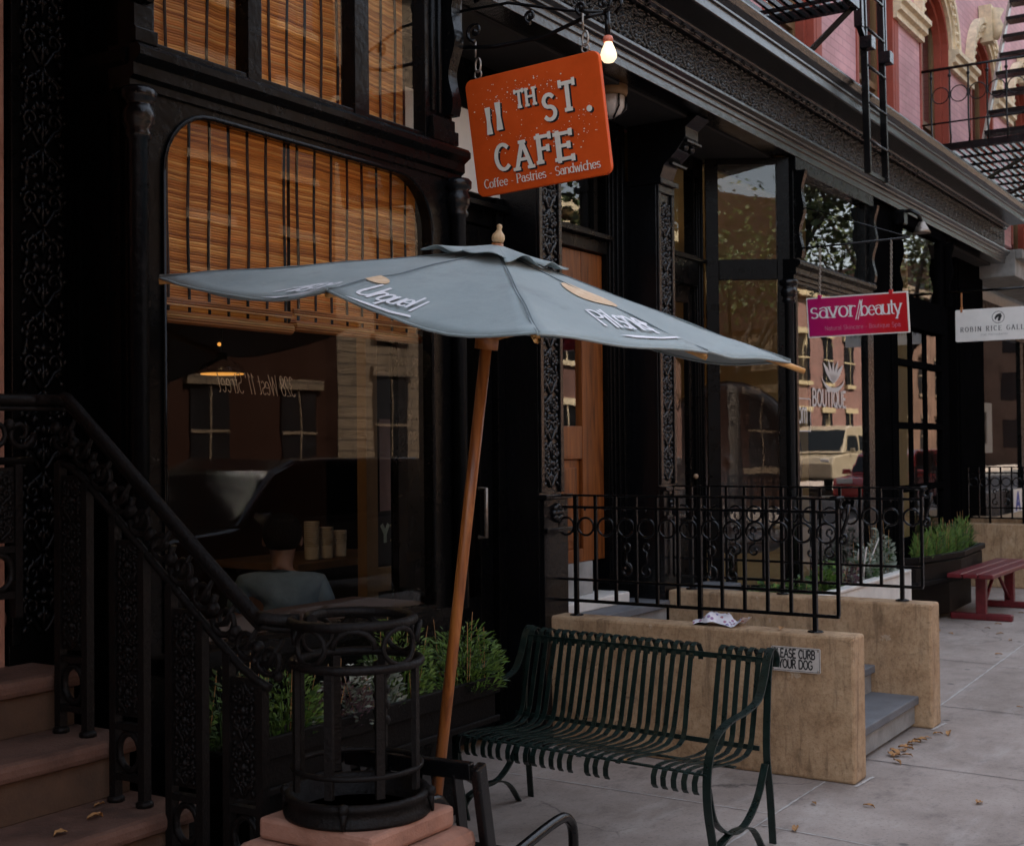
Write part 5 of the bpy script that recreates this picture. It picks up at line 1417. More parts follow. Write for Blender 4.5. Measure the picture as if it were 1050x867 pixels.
for a0, a1 in ((.4, .86), (1.38, .92)):
    m_ = MB(); m_.tube([rf(a0, 0, .09), rf(a1, 0, .40)], .017, 8); m_.build('brace', 'bench_red', RB)

# ------------------------------------------------------------------ planters
TP = thing('flower_trough', 'black wooden flower trough under the cafe window', 'planter', (3.8, 3.1, .46))
m_ = MB(); m_.box(2.98, 4.52, 2.985, 3.01, .465, .64); m_.box(2.98, 4.52, 3.225, 3.248, .465, .64); m_.box(2.98, 3.0, 3.011, 3.224, .465, .64); m_.box(4.495, 4.52, 3.011, 3.224, .465, .64); m_.box(3.0, 4.495, 3.011, 3.224, .465, .49); m_.build('box', 'trough_black', TP, bevel=.004)
m_ = MB(); m_.box(2.965, 4.537, 2.968, 2.984, .585, .66); m_.box(4.521, 4.539, 2.985, 3.248, .585, .66); m_.box(2.965, 4.537, 2.97, 2.984, .468, .495); m_.build('rim', 'trough_black', TP, bevel=.006)
for x in (3.1, 3.85): 
    m_ = MB(); m_.box(x, x + .07, 3.0, 3.22, .0, .464); m_.build('leg', 'trough_black', TP)
m_ = MB(); m_.box(3.001, 4.494, 3.012, 3.223, .55, .615); m_.build('soil', 'soil', TP)
BT = thing('window_planter', 'angular black planter box full of green herbs by the red bench', 'planter', (12.4, 3.12, .3))
pl = [(11.25, 3.26), (11.4, 3.16), (12.28, 2.99), (13.36, 3.05), (13.36, 3.26)]
pin = [(11.32, 3.24), (11.44, 3.19), (12.28, 3.03), (13.32, 3.085), (13.32, 3.24)]
m_ = MB(); m_.prism([(x, y, .34) for x, y in pl], (0, 0, .20)); m_.build('box', 'trough_black', BT, bevel=.01)
m_ = MB()
for k in range(4):
    a, b = pl[k], pl[k + 1]; m_.bar((a[0], a[1] - .01, .585), (b[0], b[1] - .01, .585), .04, .05); m_.bar((a[0], a[1] - .006, .37), (b[0], b[1] - .006, .37), .025, .04)
m_.build('rim', 'trough_black', BT, bevel=.006)
m_ = MB(); m_.prism([(11.5, 3.26, .05), (12.2, 3.08, .05), (13.1, 3.1, .05), (13.1, 3.26, .05)], (0, 0, .288)); m_.build('base', 'trough_black', BT)
m_ = MB(); m_.prism([(x, y, .541) for x, y in pin], (0, 0, .03)); m_.build('soil', 'soil', BT)
FB = thing('flower_bed', 'white stone edged flower bed in front of the boutique window', 'flower bed', (9.2, 3.15, 0))
m_ = MB(); m_.box(7.605, 10.78, 3.04, 3.10, 0, .54); m_.box(10.781, 10.84, 3.04, 3.27, 0, .54); m_.build('edging', 'marble', FB, bevel=.008)
m_ = MB(); m_.box(7.605, 10.79, 3.025, 3.11, .541, .565); m_.build('coping', 'marble', FB, bevel=.006)
m_ = MB(); m_.box(7.61, 10.78, 3.101, 3.28, 0, .5); m_.build('soil', 'soil', FB)

def leafy(n, cx, cy, cz, rx, ry, h, size, rnd, up=.6, wid=.3, droop=0):
    """a clump of small pointed leaves on thin stems"""
    m_ = MB()
    for k in range(n):
        a = rnd.uniform(0, 2 * pi); q = rnd.random() ** .5; t = rnd.random()
        base = V((cx + rx * q * cos(a), cy + ry * q * sin(a), cz + h * t * (1.05 - .55 * q * q)))
        d = V((cos(a) * rnd.uniform(.1, 1), sin(a) * rnd.uniform(.1, 1), up * rnd.uniform(.2, 1.3) - droop)).normalized()
        s = d.cross(V((rnd.uniform(-1, 1), rnd.uniform(-1, 1), rnd.uniform(-1, 1)))).normalized()
        L = size * rnd.uniform(.6, 1.35); w = L * wid
        p1 = base + d * L * .5 + s * w / 2; p2 = base + d * L + V((0, 0, -L * .12)); p3 = base + d * L * .5 - s * w / 2
        m_.add([base, p1, p2, p3], [(0, 1, 2, 3)])
    return m_
def stems(n, cx, cy, cz, rx, ry, h, rnd, r=.0022):
    m_ = MB()
    for k in range(n):
        a = rnd.uniform(0, 2 * pi); q = rnd.random() ** .5
        b = V((cx + rx * .5 * q * cos(a), cy + ry * .5 * q * sin(a), cz))
        e = V((cx + rx * q * cos(a), cy + ry * q * sin(a), cz + h * rnd.uniform(.6, 1)))
        m_.tube([b, b.lerp(e, .5) + V((rnd.uniform(-.01, .01), rnd.uniform(-.01, .01), .01)), e], [r * 1.4, r, r * .5], 4)
    return m_
rr = random.Random(21)
def plant(label, x, y, z, rx, ry, h, mat, n, size, name='plant', cat='plant', group=None, wid=.3, up=.6, droop=0, flowers=None):
    P_ = thing(name, label, cat, (x, y, z), group)
    stems(14, x, y, z, rx, ry, h * .85, rr).build('stems', 'bark' if mat == 'leaf_purple' else mat, P_)
    leafy(int(n * .8), x, y, z, rx, ry, h, size, rr, up, wid, droop).build('leaves', mat, P_)
    alt = {'leaf_bright': 'leaf_dark', 'leaf_dark': 'leaf_bright', 'leaf_silver': 'leaf_dark', 'leaf_purple': 'leaf_silver'}[mat]
    leafy(int(n * .3), x, y, z, rx * .95, ry * .95, h * rr.uniform(.8, 1.1), size * rr.uniform(.5, 1.5), rr, up * .6, wid * rr.uniform(.8, 1.6), droop + .1).build('older_leaves', alt, P_)
    m_ = MB()                                                        # dry stalks
    for q_ in range(7):
        a = rr.uniform(0, 6.28); b_ = V((x + rx * .6 * cos(a), y + ry * .6 * sin(a), z)); m_.tube([b_, b_ + V((rr.uniform(-.04, .04), rr.uniform(-.04, .04), h * rr.uniform(.7, 1.25)))], [.0018, .001], 4)
    m_.build('dry_stalks', 'fallen_leaf', P_)
    if flowers:
        m_ = MB()
        for k in range(flowers):
            a = rr.uniform(0, 2 * pi); q = rr.random() ** .5; c = V((x + rx * q * cos(a), y + ry * q * sin(a), z + h * rr.uniform(.6, 1.05)))
            for j in range(5):
                b = j * 2 * pi / 5; m_.add([c, c + V((.012 * cos(b - .4), .012 * sin(b - .4), .004)), c + V((.02 * cos(b), .02 * sin(b), .006)), c + V((.012 * cos(b + .4), .012 * sin(b + .4), .004))], [(0, 1, 2, 3)])
        m_.build('flowers', 'petal_white', P_)
    return P_
g1 = 'plants in the black trough under the cafe window'
plant('feathery bright green bush at the right end of the trough, beside the umbrella pole', 4.42, 3.08, .61, .2, .15, .26, 'leaf_bright', 1500, .035, group=g1, wid=.2)
plant('tall green sprig bush in the trough behind the cage newel', 4.05, 3.12, .61, .16, .1, .33, 'leaf_bright', 1100, .03, group=g1, wid=.28)
plant('silvery dusty leaved plant with white tips in the trough', 3.83, 3.07, .61, .12, .09, .2, 'leaf_silver', 420, .035, group=g1, wid=.4, flowers=10)
plant('dusky purple heather in the middle of the trough', 3.62, 3.05, .61, .15, .09, .18, 'leaf_purple', 900, .02, group=g1, wid=.3)
plant('low green bush in the trough left of the purple heather', 3.36, 3.08, .61, .14, .1, .24, 'leaf_bright', 800, .032, group=g1)
plant('dark green bush at the left end of the trough', 3.1, 3.1, .61, .12, .1, .26, 'leaf_dark', 700, .032, group=g1)
for k in range(6):
    x = 11.62 + .3 * k; y = 3.17 - .06 * (1 - abs(k - 2.5) / 2.5)
    plant('upright grassy green herb in the angular black planter', x, y, .56, .17, .07, .24 + .03 * (k % 3), 'leaf_bright', 420, .07, group='herbs in the angular black planter', wid=.1, up=2.2)
g2 = 'plants in the white edged flower bed'
for k, (x, mat, h, n, lb) in enumerate(((8.0, 'leaf_dark', .22, 500, 'dark green plant at the near end of the white edged bed'), (8.6, 'leaf_dark', .2, 450, 'low dark green plant below the corner colonnette in the bed'), (9.15, 'leaf_bright', .26, 700, 'bright green leafy plant in the white edged bed'),
        (9.65, 'leaf_purple', .2, 400, 'purplish low plant in the white edged bed'), (10.05, 'leaf_silver', .3, 500, 'silvery sage bush in the white edged bed'), (10.5, 'leaf_silver', .42, 600, 'tall pale grey sage at the far end of the white edged bed'))):
    plant(lb, x, 3.19, .48, .2, .09, h, mat, n, .045, group=g2, wid=.45)
m_ = MB()
for s in (-1, 1):
    m_.tube([(9.85 + .02 * s, 3.14, .5), (9.85 + .05 * s, 3.13, .72), (9.85 + .09 * s, 3.13, .8), (9.85 + .1 * s, 3.14, .72)], .006, 6)
m_.tube([(10.0, 3.15, .62), (10.35, 3.15, .86)], .005, 6)
single(m_, 'plant_hoop', 'sign_metal', 'bent pale wire hoop standing among the sage plants', 'garden hoop', (9.85, 3.14, .5))
# ------------------------------------------------------------------ bamboo blinds hanging inside the cafe glass
def blind(x0, x1, zb, zt, y, label, group, roll=True):
    Bt = thing('bamboo_blind', label, 'window blind', ((x0 + x1) / 2, y, zb), group)
    m_ = MB(); n = 24; vs = []
    for k in range(n + 1):
        x = lerp(x0, x1, k / n); w = .004 * sin(k * 1.1)
        vs += [(x, y + w, zb), (x, y + w, zt)]
    m_.add(vs, [(2 * k, 2 * k + 2, 2 * k + 3, 2 * k + 1) for k in range(n)], True)
    m_.build('slats', 'bamboo', Bt)
    m_ = MB()
    k = 0
    x = x0 + .035
    while x < x1:
        m_.tube([(x + .004 * sin(z * 9 + k), y - .007, z) for z in [lerp(zb + .02, zt, i / 10) for i in range(11)]], .0058, 5); x += .098; k += 1
    m_.build('cords', 'room_black', Bt)
    if roll:
        m_ = MB(); m_.tube([(x0, y - .012, zb + .02), (x1, y - .012, zb + .02)], .022, 12); m_.build('bottom_roll', 'bamboo', Bt)
        m_ = MB(); m_.box(x0 - .002, x1 + .002, y - .02, y - .010, zb + .06, zb + .085); m_.build('fold', 'bamboo', Bt)
gb = 'bamboo blinds inside the cafe window'
blind(2.99, 3.735, 2.035, 2.79, 3.40, 'bamboo blind over the left half of the big cafe window', gb)
blind(3.755, 4.56, 2.05, 2.79, 3.405, 'bamboo blind over the right half of the big cafe window', gb)
blind(2.985, 3.49, 2.935, 3.64, 3.40, 'bamboo blind in the narrow left transom above the cafe sill band', gb, False)
blind(3.50, 4.06, 2.935, 3.64, 3.40, 'bamboo blind in the middle transom above the cafe sill band', gb, False)
blind(4.075, 4.47, 2.935, 3.64, 3.40, 'bamboo blind in the right transom next to the bracket post', gb, False)

# lettering on the glass
GL = thing('glass_lettering', 'mirrored gilt street address lettered on the cafe window', 'lettering', (3.5, 3.34, 1.82))
m_ = MB(); put_text(m_, '328 West 11\' Street', 0, 0, .072, plane_fn((3.705, 3.336, 1.795), (-1, 0, .02), (0, 0, 1), (0, 1, 0)), thick=.11, thin=.05, shear=.3, track=.03, wscale=.56); m_.build('letters', 'gilt', GL)
GM = thing('glass_lettering', 'white lotus emblem and boutique lettering on the far bay window', 'lettering', (9.6, 3.32, 2.0))
fn = plane_fn((0, 3.325, 0), (1, 0, 0), (0, 0, 1), (0, -1, 0))
m_ = MB(); put_text(m_, 'BOUTIQUE', 9.33, 1.885, .12, fn, thick=.17, track=.12, wscale=1.12); m_.build('letters', 'glass_white', GM)
m_ = MB()
for a, L in ((90, .2), (62, .24), (118, .24), (38, .3), (142, .3)):   # lotus petals
    a = radians(a); c = (9.8, 2.06)
    d = (cos(a), sin(a)); s = (-d[1], d[0]); W = .028
    pts = [(c[0], c[1])] + [(c[0] + d[0] * L * t + s[0] * W * sin(pi * t), c[1] + d[1] * L * t * .85 + s[1] * W * sin(pi * t)) for t in (.3, .6, .85)] + [(c[0] + d[0] * L, c[1] + d[1] * L * .85)] + [(c[0] + d[0] * L * t - s[0] * W * sin(pi * t), c[1] + d[1] * L * t * .85 - s[1] * W * sin(pi * t)) for t in (.85, .6, .3)]
    flat_poly(m_, pts, fn, .0005)
m_.add([fn(x, y, .001) for x, y in arc(9.8, 2.13, .27, .1, 195, 345, 14)] + [fn(x, y, .001) for x, y in arc(9.8, 2.13, .27, .135, 195, 345, 14)], [(k, k + 1, 16 + k, 15 + k) for k in range(14)])
m_.build('lotus', 'glass_white', GM)
m_ = MB(); put_text(m_, 'om', 9.03, 1.755, .16, fn, thick=.13, track=.05, wscale=.75)
for (x0, z0, x1, z1) in ((9.02, 1.69, 9.285, 1.698), (9.02, 1.925, 9.285, 1.933), (9.277, 1.698, 9.285, 1.925)): flat_poly(m_, [(x0, z0), (x1, z0), (x1, z1), (x0, z1)], fn, .0004)
m_.build('framed_letters', 'glass_white', GM)

# ------------------------------------------------------------------ inside the cafe
PL = thing('pendant_lamp', 'lit pendant lamp with a wide dark shade hanging inside the cafe', 'lamp', (4.98, 5.0, 2.0))
m_ = MB(); m_.tube([(4.98, 5.0, 3.6), (4.98, 5.0, 2.1)], .005, 5); m_.build('cord', 'room_black', PL)
m_ = MB(); m_.lathe((4.98, 5.0, 2.0), [(.12, .0), (.125, .004), (.10, .045), (.04, .075), (.025, .11), (.0, .11)], 24); m_.build('lamp_shade', 'iron_black', PL)
m_ = MB(); m_.lathe((4.98, 5.0, 1.994), [(.0, 0), (.112, 0), (.112, .004)], 24); m_.build('diffuser', 'lamp_glow', PL)
m_ = MB(); m_.blob((4.98, 5.02, 2.155), .011, n=8, m=5); m_.build('bulb', 'lamp_glow', PL)
for k, (x, y, z, lb) in enumerate(((3.45, 4.1, 2.45, 'unseen bulb added behind the left half of the cafe blind'), (4.05, 4.2, 2.5, 'unseen bulb added behind the right half of the cafe blind'), (3.8, 4.0, 3.2, 'unseen bulb added behind the cafe transom blinds'))):
    T_ = thing('pendant_bulb', lb, 'lamp', (x, y, z), 'added bulbs behind the cafe blinds')  # unseen bulbs added so the blinds glow from behind
    m_ = MB(); m_.tube([(x, y, z + .03), (x, y, 3.62)], .004, 5); m_.build('cord', 'iron_black', T_)
    m_ = MB(); m_.blob((x, y, z), .045, n=12, m=8); m_.build('bulb', 'blind_glow_bulb', T_)
WP = thing('wooden_partition', 'pale wooden post and rail partition inside the cafe window', 'partition', (5.5, 4.25, .06))
for x, w in ((5.19, .09), (5.71, .07)):
    m_ = MB(); m_.box(x, x + w, 4.2, 4.26, .06, 3.0); m_.build('post', 'room_wood', WP)
m_ = MB(); m_.box(5.281, 5.709, 4.205, 4.255, .86, .98); m_.build('rail', 'room_wood', WP)
m_ = MB(); m_.box(5.285, 5.705, 4.26, 4.29, .99, 2.0); m_.build('board', 'room_black', WP)
PO = thing('poster', 'black poster with a green and yellow letter emblem on the partition board', 'poster', (5.5, 4.25, 1.2))
m_ = MB(); m_.box(5.30, 5.68, 4.25, 4.256, .99, 1.24); m_.build('sheet', 'room_black', PO)
fn = plane_fn((5.30, 4.249, .99), (1, 0, 0), (0, 0, 1), (0, -1, 0))
m_ = MB(); put_text(m_, 'Y', .075, .12, .085, fn, thick=.3); put_text(m_, 'Y', .235, .12, .085, fn, thick=.3); m_.build('letters', 'leaf_silver', PO)
m_ = MB(); put_text(m_, 'X', .16, .12, .085, fn, thick=.34); m_.build('middle_letter', 'far_yellow', PO)
NT = thing('notice', 'pinkish paper sheet pinned to the partition inside the cafe', 'notice', (5.5, 4.25, 1.45))
m_ = MB(); m_.box(5.36, 5.60, 4.25, 4.255, 1.27, 1.75); m_.build('sheet', 'paper_pink', NT)
CT = thing('service_counter', 'dark counter inside the cafe', 'counter', (5.8, 5.2, .06))
m_ = MB(); m_.box(5.45, 6.44, 4.9, 5.5, .06, .92); m_.build('cabinet', 'room_black', CT)
m_ = MB(); m_.box(5.42, 6.44, 4.87, 5.53, .921, .96); m_.build('top', 'room_wood', CT)
cup = None
for k, (x, h) in enumerate(((5.68, .21), (5.80, .17), (5.92, .15))):
    lb = ('tallest stack of white paper cups on the cafe counter', 'middle stack of white paper cups on the cafe counter', 'shortest stack of white paper cups on the cafe counter')[k]
    m_ = MB(); prof_ = []
    z = 0
    while z < h: prof_ += [(.034 + .01 * min(1, z / .1), z), (.045, z + .012), (.041, z + .0125)]; z += .013
    m_.lathe((x, 5.0, .962), [(.03, 0)] + prof_ + [(.044, h)], 16)
    single(m_, 'cup_stack', 'room_paper', lb, 'paper cups', (x, 5.0, .962), 'stacks of paper cups on the cafe counter')

# seated man seen from behind, one continuous body
def skin_mesh(name, joints, edges, mat, parent, sub=2):
    me = bpy.data.meshes.new(name); org = V(parent['_o'])
    me.from_pydata([V(p) - org for p, r in joints], edges, []); o = bpy.data.objects.new(name, me); COL.objects.link(o)
    sk = o.modifiers.new('skin', 'SKIN'); sk.use_smooth_shade = True
    for k, (p, r) in enumerate(joints):
        d = me.skin_vertices[0].data[k]; d.radius = r if isinstance(r, tuple) else (r, r); d.use_root = (k == 0)
    sb = o.modifiers.new('sub', 'SUBSURF'); sb.levels = sb.render_levels = sub
    dg = bpy.context.evaluated_depsgraph_get(); ev = o.evaluated_get(dg)
    m2 = bpy.data.meshes.new_from_object(ev); o.modifiers.clear(); o.data = m2
    m2.materials.clear(); m2.materials.append(M[mat])
    for p in m2.polygons: p.use_smooth = True
    o.parent = parent; o['_o'] = list(org)
    return o
MP = V((4.72, 4.35, .0))
PE = thing('person', 'person in a grey t-shirt sitting inside the cafe with their back to the window', 'person', tuple(MP))
f = V((.8, .6, 0)).normalized(); s = V((.6, -.8, 0)).normalized()       # facing into the room; s = their right
P3 = lambda a, b, z: MP + f * a + s * b + V((0, 0, z))
J = [(P3(0, 0, .52), (.125, .15)), (P3(.0, 0, .66), (.115, .14)), (P3(-.01, 0, .82), (.125, .155)), (P3(.01, 0, .95), (.10, .15)), (P3(.03, 0, 1.0), (.06, .065)), (P3(.045, 0, 1.045), (.052, .055)), (P3(.07, 0, 1.12), (.075, .08)), (P3(.075, 0, 1.2), (.078, .082)), (P3(.07, 0, 1.255), (.05, .052)),
     (P3(.015, .17, .94), .058), (P3(.0, .225, .80), .046), (P3(.08, .23, .66), .036), (P3(.26, .17, .69), .03), (P3(.32, .16, .70), .026),
     (P3(.015, -.17, .94), .058), (P3(.0, -.225, .80), .046), (P3(.08, -.23, .66), .036), (P3(.26, -.17, .69), .03), (P3(.32, -.16, .70), .026),
     (P3(.04, .09, .49), .085), (P3(.40, .11, .48), .06), (P3(.41, .11, .22), .045), (P3(.40, .11, .08), .036), (P3(.5, .12, .05), .03),
     (P3(.04, -.09, .49), .085), (P3(.40, -.11, .48), .06), (P3(.41, -.11, .22), .045), (P3(.40, -.11, .08), .036), (P3(.5, -.12, .05), .03)]
E_ = [(0, 1), (1, 2), (2, 3), (3, 4), (4, 5), (5, 6), (6, 7), (7, 8), (3, 9), (9, 10), (10, 11), (11, 12), (12, 13), (3, 14), (14, 15), (15, 16), (16, 17), (17, 18), (0, 19), (19, 20), (20, 21), (21, 22), (22, 23), (0, 24), (24, 25), (25, 26), (26, 27), (27, 28)]
skin_mesh('body', J, E_, 'skin', PE)
g = 1.1
skin_mesh('shirt', [(J[0][0], (.14, .168)), (J[1][0], (.13, .158)), (J[2][0], (.138, .172)), (J[3][0], (.113, .165)), (P3(.025, 0, .995), (.07, .085)), (J[9][0], .07), (J[10][0], .06), (J[14][0], .07), (J[15][0], .06)], [(0, 1), (1, 2), (2, 3), (3, 4), (3, 5), (5, 6), (3, 7), (7, 8)], 'shirt_grey', PE)
skin_mesh('trousers', [(P3(0, 0, .5), (.135, .16)), (J[19][0], .1), (J[20][0], .075), (J[21][0], .06), (J[22][0], .05), (J[24][0], .1), (J[25][0], .075), (J[26][0], .06), (J[27][0], .05)], [(0, 1), (1, 2), (2, 3), (3, 4), (0, 5), (5, 6), (6, 7), (7, 8)], 'trousers', PE)
m_ = MB(); hc = P3(.056, 0, 1.19)
m_.blob(hc, .1, .98, .98, 1.02, 18, 12); m_.v = [p if p.z > 1.1 + .5 * max(0, (p - hc).dot(f)) else p + (hc - p) * .35 for p in m_.v]; m_.build('hair', 'hair', PE)
m_ = MB()
for b in (.088, -.088): m_.blob(P3(.065, b, 1.15), .024, .7, .35, 1.15, 8, 6)
m_.build('ears', 'skin', PE)
m_ = MB()
for b in (.13, .16, .19): m_.tube([P3(.33, b, .70), P3(.38, b, .70), P3(.40, b, .68)], [.011, .01, .007], 6); m_.tube([P3(.33, -b, .70), P3(.38, -b, .70), P3(.40, -b, .68)], [.011, .01, .007], 6)
m_.build('fingers', 'skin', PE)
CS2 = thing('stool', 'dark wooden stool under the seated person', 'stool', (4.72, 4.35, .06))
m_ = MB(); m_.lathe((4.72, 4.35, .38), [(.16, 0), (.17, .015), (.16, .035)], 18); m_.build('seat', 'room_wood', CS2)
for k in range(4):
    a = k * pi / 2 + .4; m_ = MB(); m_.tube([(4.72 + .11 * cos(a), 4.35 + .11 * sin(a), .38), (4.72 + .17 * cos(a), 4.35 + .17 * sin(a), .06)], .014, 6); m_.build('leg', 'room_wood', CS2)
CT2 = thing('cafe_table', 'small dark table in front of the seated person', 'table', (5.06, 4.6, .06))
m_ = MB(); m_.lathe((5.08, 4.62, .64), [(.2, 0), (.21, .01), (.2, .025)], 24); m_.build('tabletop', 'room_wood', CT2)
m_ = MB(); m_.tube([(5.08, 4.62, .64), (5.08, 4.62, .07)], .025, 10); m_.lathe((5.08, 4.62, .06), [(.16, 0), (.15, .015), (.03, .03)], 18); m_.build('leg', 'iron_black', CT2)

# ------------------------------------------------------------------ inside the boutique and the gallery
EC = thing('lounge_chair', 'tall brown round backed chair inside the boutique window', 'chair', (9.95, 4.25, .35))
cx_, cy_ = 9.9, 4.25
eu, en = V((.38, -.925, 0)), V((.925, .38, 0)); vs = []; n = 28
for i in range(9):
    for k in range(n):
        a = 2 * pi * k / n; q = i / 8
        vs.append(V((cx_, cy_, 1.46)) + eu * .60 * q * cos(a) + V((0, 0, .66 * q * sin(a))) + en * .26 * (1 - q * q))
m_ = MB(); m_.add(vs, [(i * n + k, i * n + (k + 1) % n, (i + 1) * n + (k + 1) % n, (i + 1) * n + k) for i in range(8) for k in range(n)], True)
bk = m_.build('backrest', 'mirror_brown', EC); sd = bk.modifiers.new('thick', 'SOLIDIFY'); sd.thickness = .05
m_ = MB(); m_.lathe((cx_ + .05, cy_ + .02, .74), [(.36, 0), (.46, .06), (.46, .14), (.34, .19)], 24); m_.build('seat', 'mirror_brown', EC)
m_ = MB(); m_.tube([(cx_ + .05, cy_, .36), (cx_ + .05, cy_, .74)], .05, 12); m_.lathe((cx_ + .05, cy_, .352), [(.3, 0), (.29, .03), (.05, .05)], 20); m_.build('leg', 'iron_black', EC)
SHF = thing('display_shelf', 'dark shelf of small goods behind the boutique door glass', 'shelf', (8.6, 4.6, .35))
m_ = MB(); m_.box(8.3, 8.9, 4.7, 4.95, .352, 2.1); m_.build('case', 'room_wood', SHF)
for k, (z, mt) in enumerate(((1.05, 'book_blue'), (1.3, 'far_yellow'), (1.55, 'room_paper'), (1.3, 'bench_red'))):
    m_ = MB(); x = 8.34 + .13 * k; m_.box(x, x + .1, 4.60, 4.695, z, z + .16); m_.build('goods', mt, SHF)
for k, (x, y, z, lb) in enumerate(((10.1, 5.6, 3.05, 'small glowing bulb nearest the corner colonnette inside the boutique'), (10.9, 5.5, 3.1, 'small glowing bulb farther along inside the boutique transom'), (9.1, 5.0, 3.02, 'small glowing bulb behind the boutique door transom'))):
    T_ = thing('pendant_bulb', lb, 'lamp', (x, y, z), 'bare bulbs inside the boutique')
    m_ = MB(); m_.tube([(x, y, z + .02), (x, y, 3.62)], .004, 5); m_.build('cord', 'iron_black', T_)
    m_ = MB(); m_.blob((x, y, z), .03, n=10, m=7); m_.build('bulb', 'pin_light', T_)
PF = thing('framed_picture', 'dark picture in a wide tan frame inside the gallery', 'picture', (18.6, 4.4, 1.6))
m_ = MB(); X0, X1, Z0, Z1 = 17.95, 19.55, 1.45, 2.16
for a in ((X0, X1, Z0, Z0 + .13), (X0, X1, Z1 - .13, Z1), (X0, X0 + .3, Z0 + .131, Z1 - .131), (X1 - .3, X1, Z0 + .131, Z1 - .131)): m_.box(a[0], a[1], 4.3, 4.34, a[2], a[3])
m_.build('frame', 'room_paper', PF)
m_ = MB(); m_.box(X0 + .301, X1 - .301, 4.315, 4.338, Z0 + .132, Z1 - .132); m_.build('canvas', 'room_black', PF)
GC = thing('grade_card', 'white window card with a blue letter A behind the distant fence', 'notice', (18.9, 3.8, .9))
m_ = MB(); m_.box(18.5, 19.1, 3.80, 3.806, .62, .96); m_.build('card', 'sign_white', GC)
m_ = MB(); put_text(m_, 'A', 18.63, .68, .23, plane_fn((0, 3.797, 0), (1, 0, 0), (0, 0, 1), (0, -1, 0)), thick=.24, wscale=1.6); m_.build('letter', 'blue_print', GC)

# ------------------------------------------------------------------ fallen leaves
def leaf_mesh(seed):
    r = random.Random(seed); m_ = MB(); n = 7; top = []; vs = []
    for i in range(n + 1):
        t = i / n; w = .013 * sin(pi * t ** .8) * r.uniform(.8, 1.15) + .0008
        x = (t - .5) * .062; c = .006 * sin(t * pi * r.uniform(.8, 1.4)) + .003
        vs += [(x, w, c + .006 * r.random() + .004), (x, 0, c), (x, -w, c + .007 * r.random() + .003)]
    fs = []
    for i in range(n):
        for j in range(2): fs.append((3 * i + j, 3 * i + 3 + j, 3 * i + 4 + j, 3 * i + 1 + j))
    m_.add(vs, fs, True)
    return m_
protos = []
rl = random.Random(14)
spots = []
for k in range(16): spots.append((rl.uniform(6.6, 7.35), rl.gauss(1.98, .045), 0))
for k in range(40): spots.append((rl.uniform(6.4, 14), rl.uniform(.3, 2.6), 0))
for k in range(8): spots.append((rl.uniform(10.6, 13.5), rl.uniform(2.4, 3.0), 0))
for p in ((2.55, 2.78, .372), (2.42, 2.68, .372), (2.35, 2.98, .55), (2.6, 3.12, .55), (2.2, 2.72, .372), (2.5, 3.02, .55), (2.62, 2.60, .2)): spots.append(p)
spots += [(5.62, 2.02, 0), (5.7, 1.8, 0), (6.0, 1.4, 0), (5.9, 3.1, 0), (5.2, 1.95, 0), (6.1, 2.35, .692), (6.14, 2.2, .692)]
for k, (x, y, z) in enumerate(spots):
    in_wall = (5.98 < x < 6.24 and y > 1.93) or (7.38 < x < 7.65 and y > 1.93)
    if z == 0 and in_wall: continue
    if z == 0 and 6.2 < x < 7.43 and y > 2.05: y = 1.97
    if len(protos) < 3:
        o = single(leaf_mesh(40 + k), 'dry_leaf', 'fallen_leaf', 'dry brown leaf fallen on the pavement or steps', 'leaf', (0, 0, 0), 'fallen dry leaves'); protos.append(o)
    else:
        o = protos[k % 3].copy(); COL.objects.link(o)
    o.location = (x, y, z + .002); o.rotation_euler = (rl.uniform(-.15, .15), rl.uniform(-.15, .15), rl.uniform(0, 6.28)); q = rl.uniform(.6, 1.35); o.scale = (q, q * rl.uniform(.7, 1.3), q)

# ------------------------------------------------------------------ the other side of the street, seen in the window panes
def far_house(x0, x1, h, mat, label, rows, wpx, trim, ww=1.1, wh=1.9, base=1.0, awning=None):
    T_ = thing('street_house', label, 'house', ((x0 + x1) / 2, -13.2, 0), 'houses across the street')
    m_ = MB(); m_.box(x0, x1 - .02, -22, -12.8, 0, h); m_.build('wall', mat, T_)
    m_ = MB(); m_.box(x0 - .05, x1 + .03, -12.799, -12.3, h - .6, h - .2); m_.box(x0 - .05, x1 + .03, -12.799, -12.5, h - 1.1, h - .9); m_.build('cornice', trim, T_)
    n = max(2, int((x1 - x0) / wpx))
    for r_ in range(rows):
        z = base + r_ * 3.3
        if z + wh > h - 1.2: break
        fm, pm = MB(), MB()
        for k in range(n):
            cx = x0 + (k + .5) * (x1 - x0) / n
            pm.box(cx - ww / 2, cx + ww / 2, -12.80, -12.76, z, z + wh)
            for q in ((cx - ww / 2 - .16, cx + ww / 2 + .16, z + wh, z + wh + .22), (cx - ww / 2 - .12, cx + ww / 2 + .12, z - .16, z)): fm.box(q[0], q[1], -12.799, -12.68, q[2], q[3])
            fm.box(cx - .025, cx + .025, -12.759, -12.73, z, z + wh); fm.box(cx - ww / 2, cx + ww / 2, -12.758, -12.732, z + wh / 2 - .03, z + wh / 2 + .03)
        fm.build('window_trim', trim, T_); pm.build('window_row', 'far_window', T_)
    return T_
far_house(-16, -4, 4.6, 'far_dark', 'low dark building across the street behind the viewer', 1, 2.4, 'far_limestone')
far_house(-34, -16, 9.5, 'far_red_brick', 'red brick house across the street farthest behind the viewer', 4, 2.6, 'far_limestone')
far_house(-4, 7, 9.5, 'far_red_brick', 'red brick house across the street with pale lintels', 4, 2.5, 'far_limestone')
far_house(7, 23, 14, 'far_dark', 'dark painted house across the street opposite the cafe', 4, 2.6, 'far_limestone')
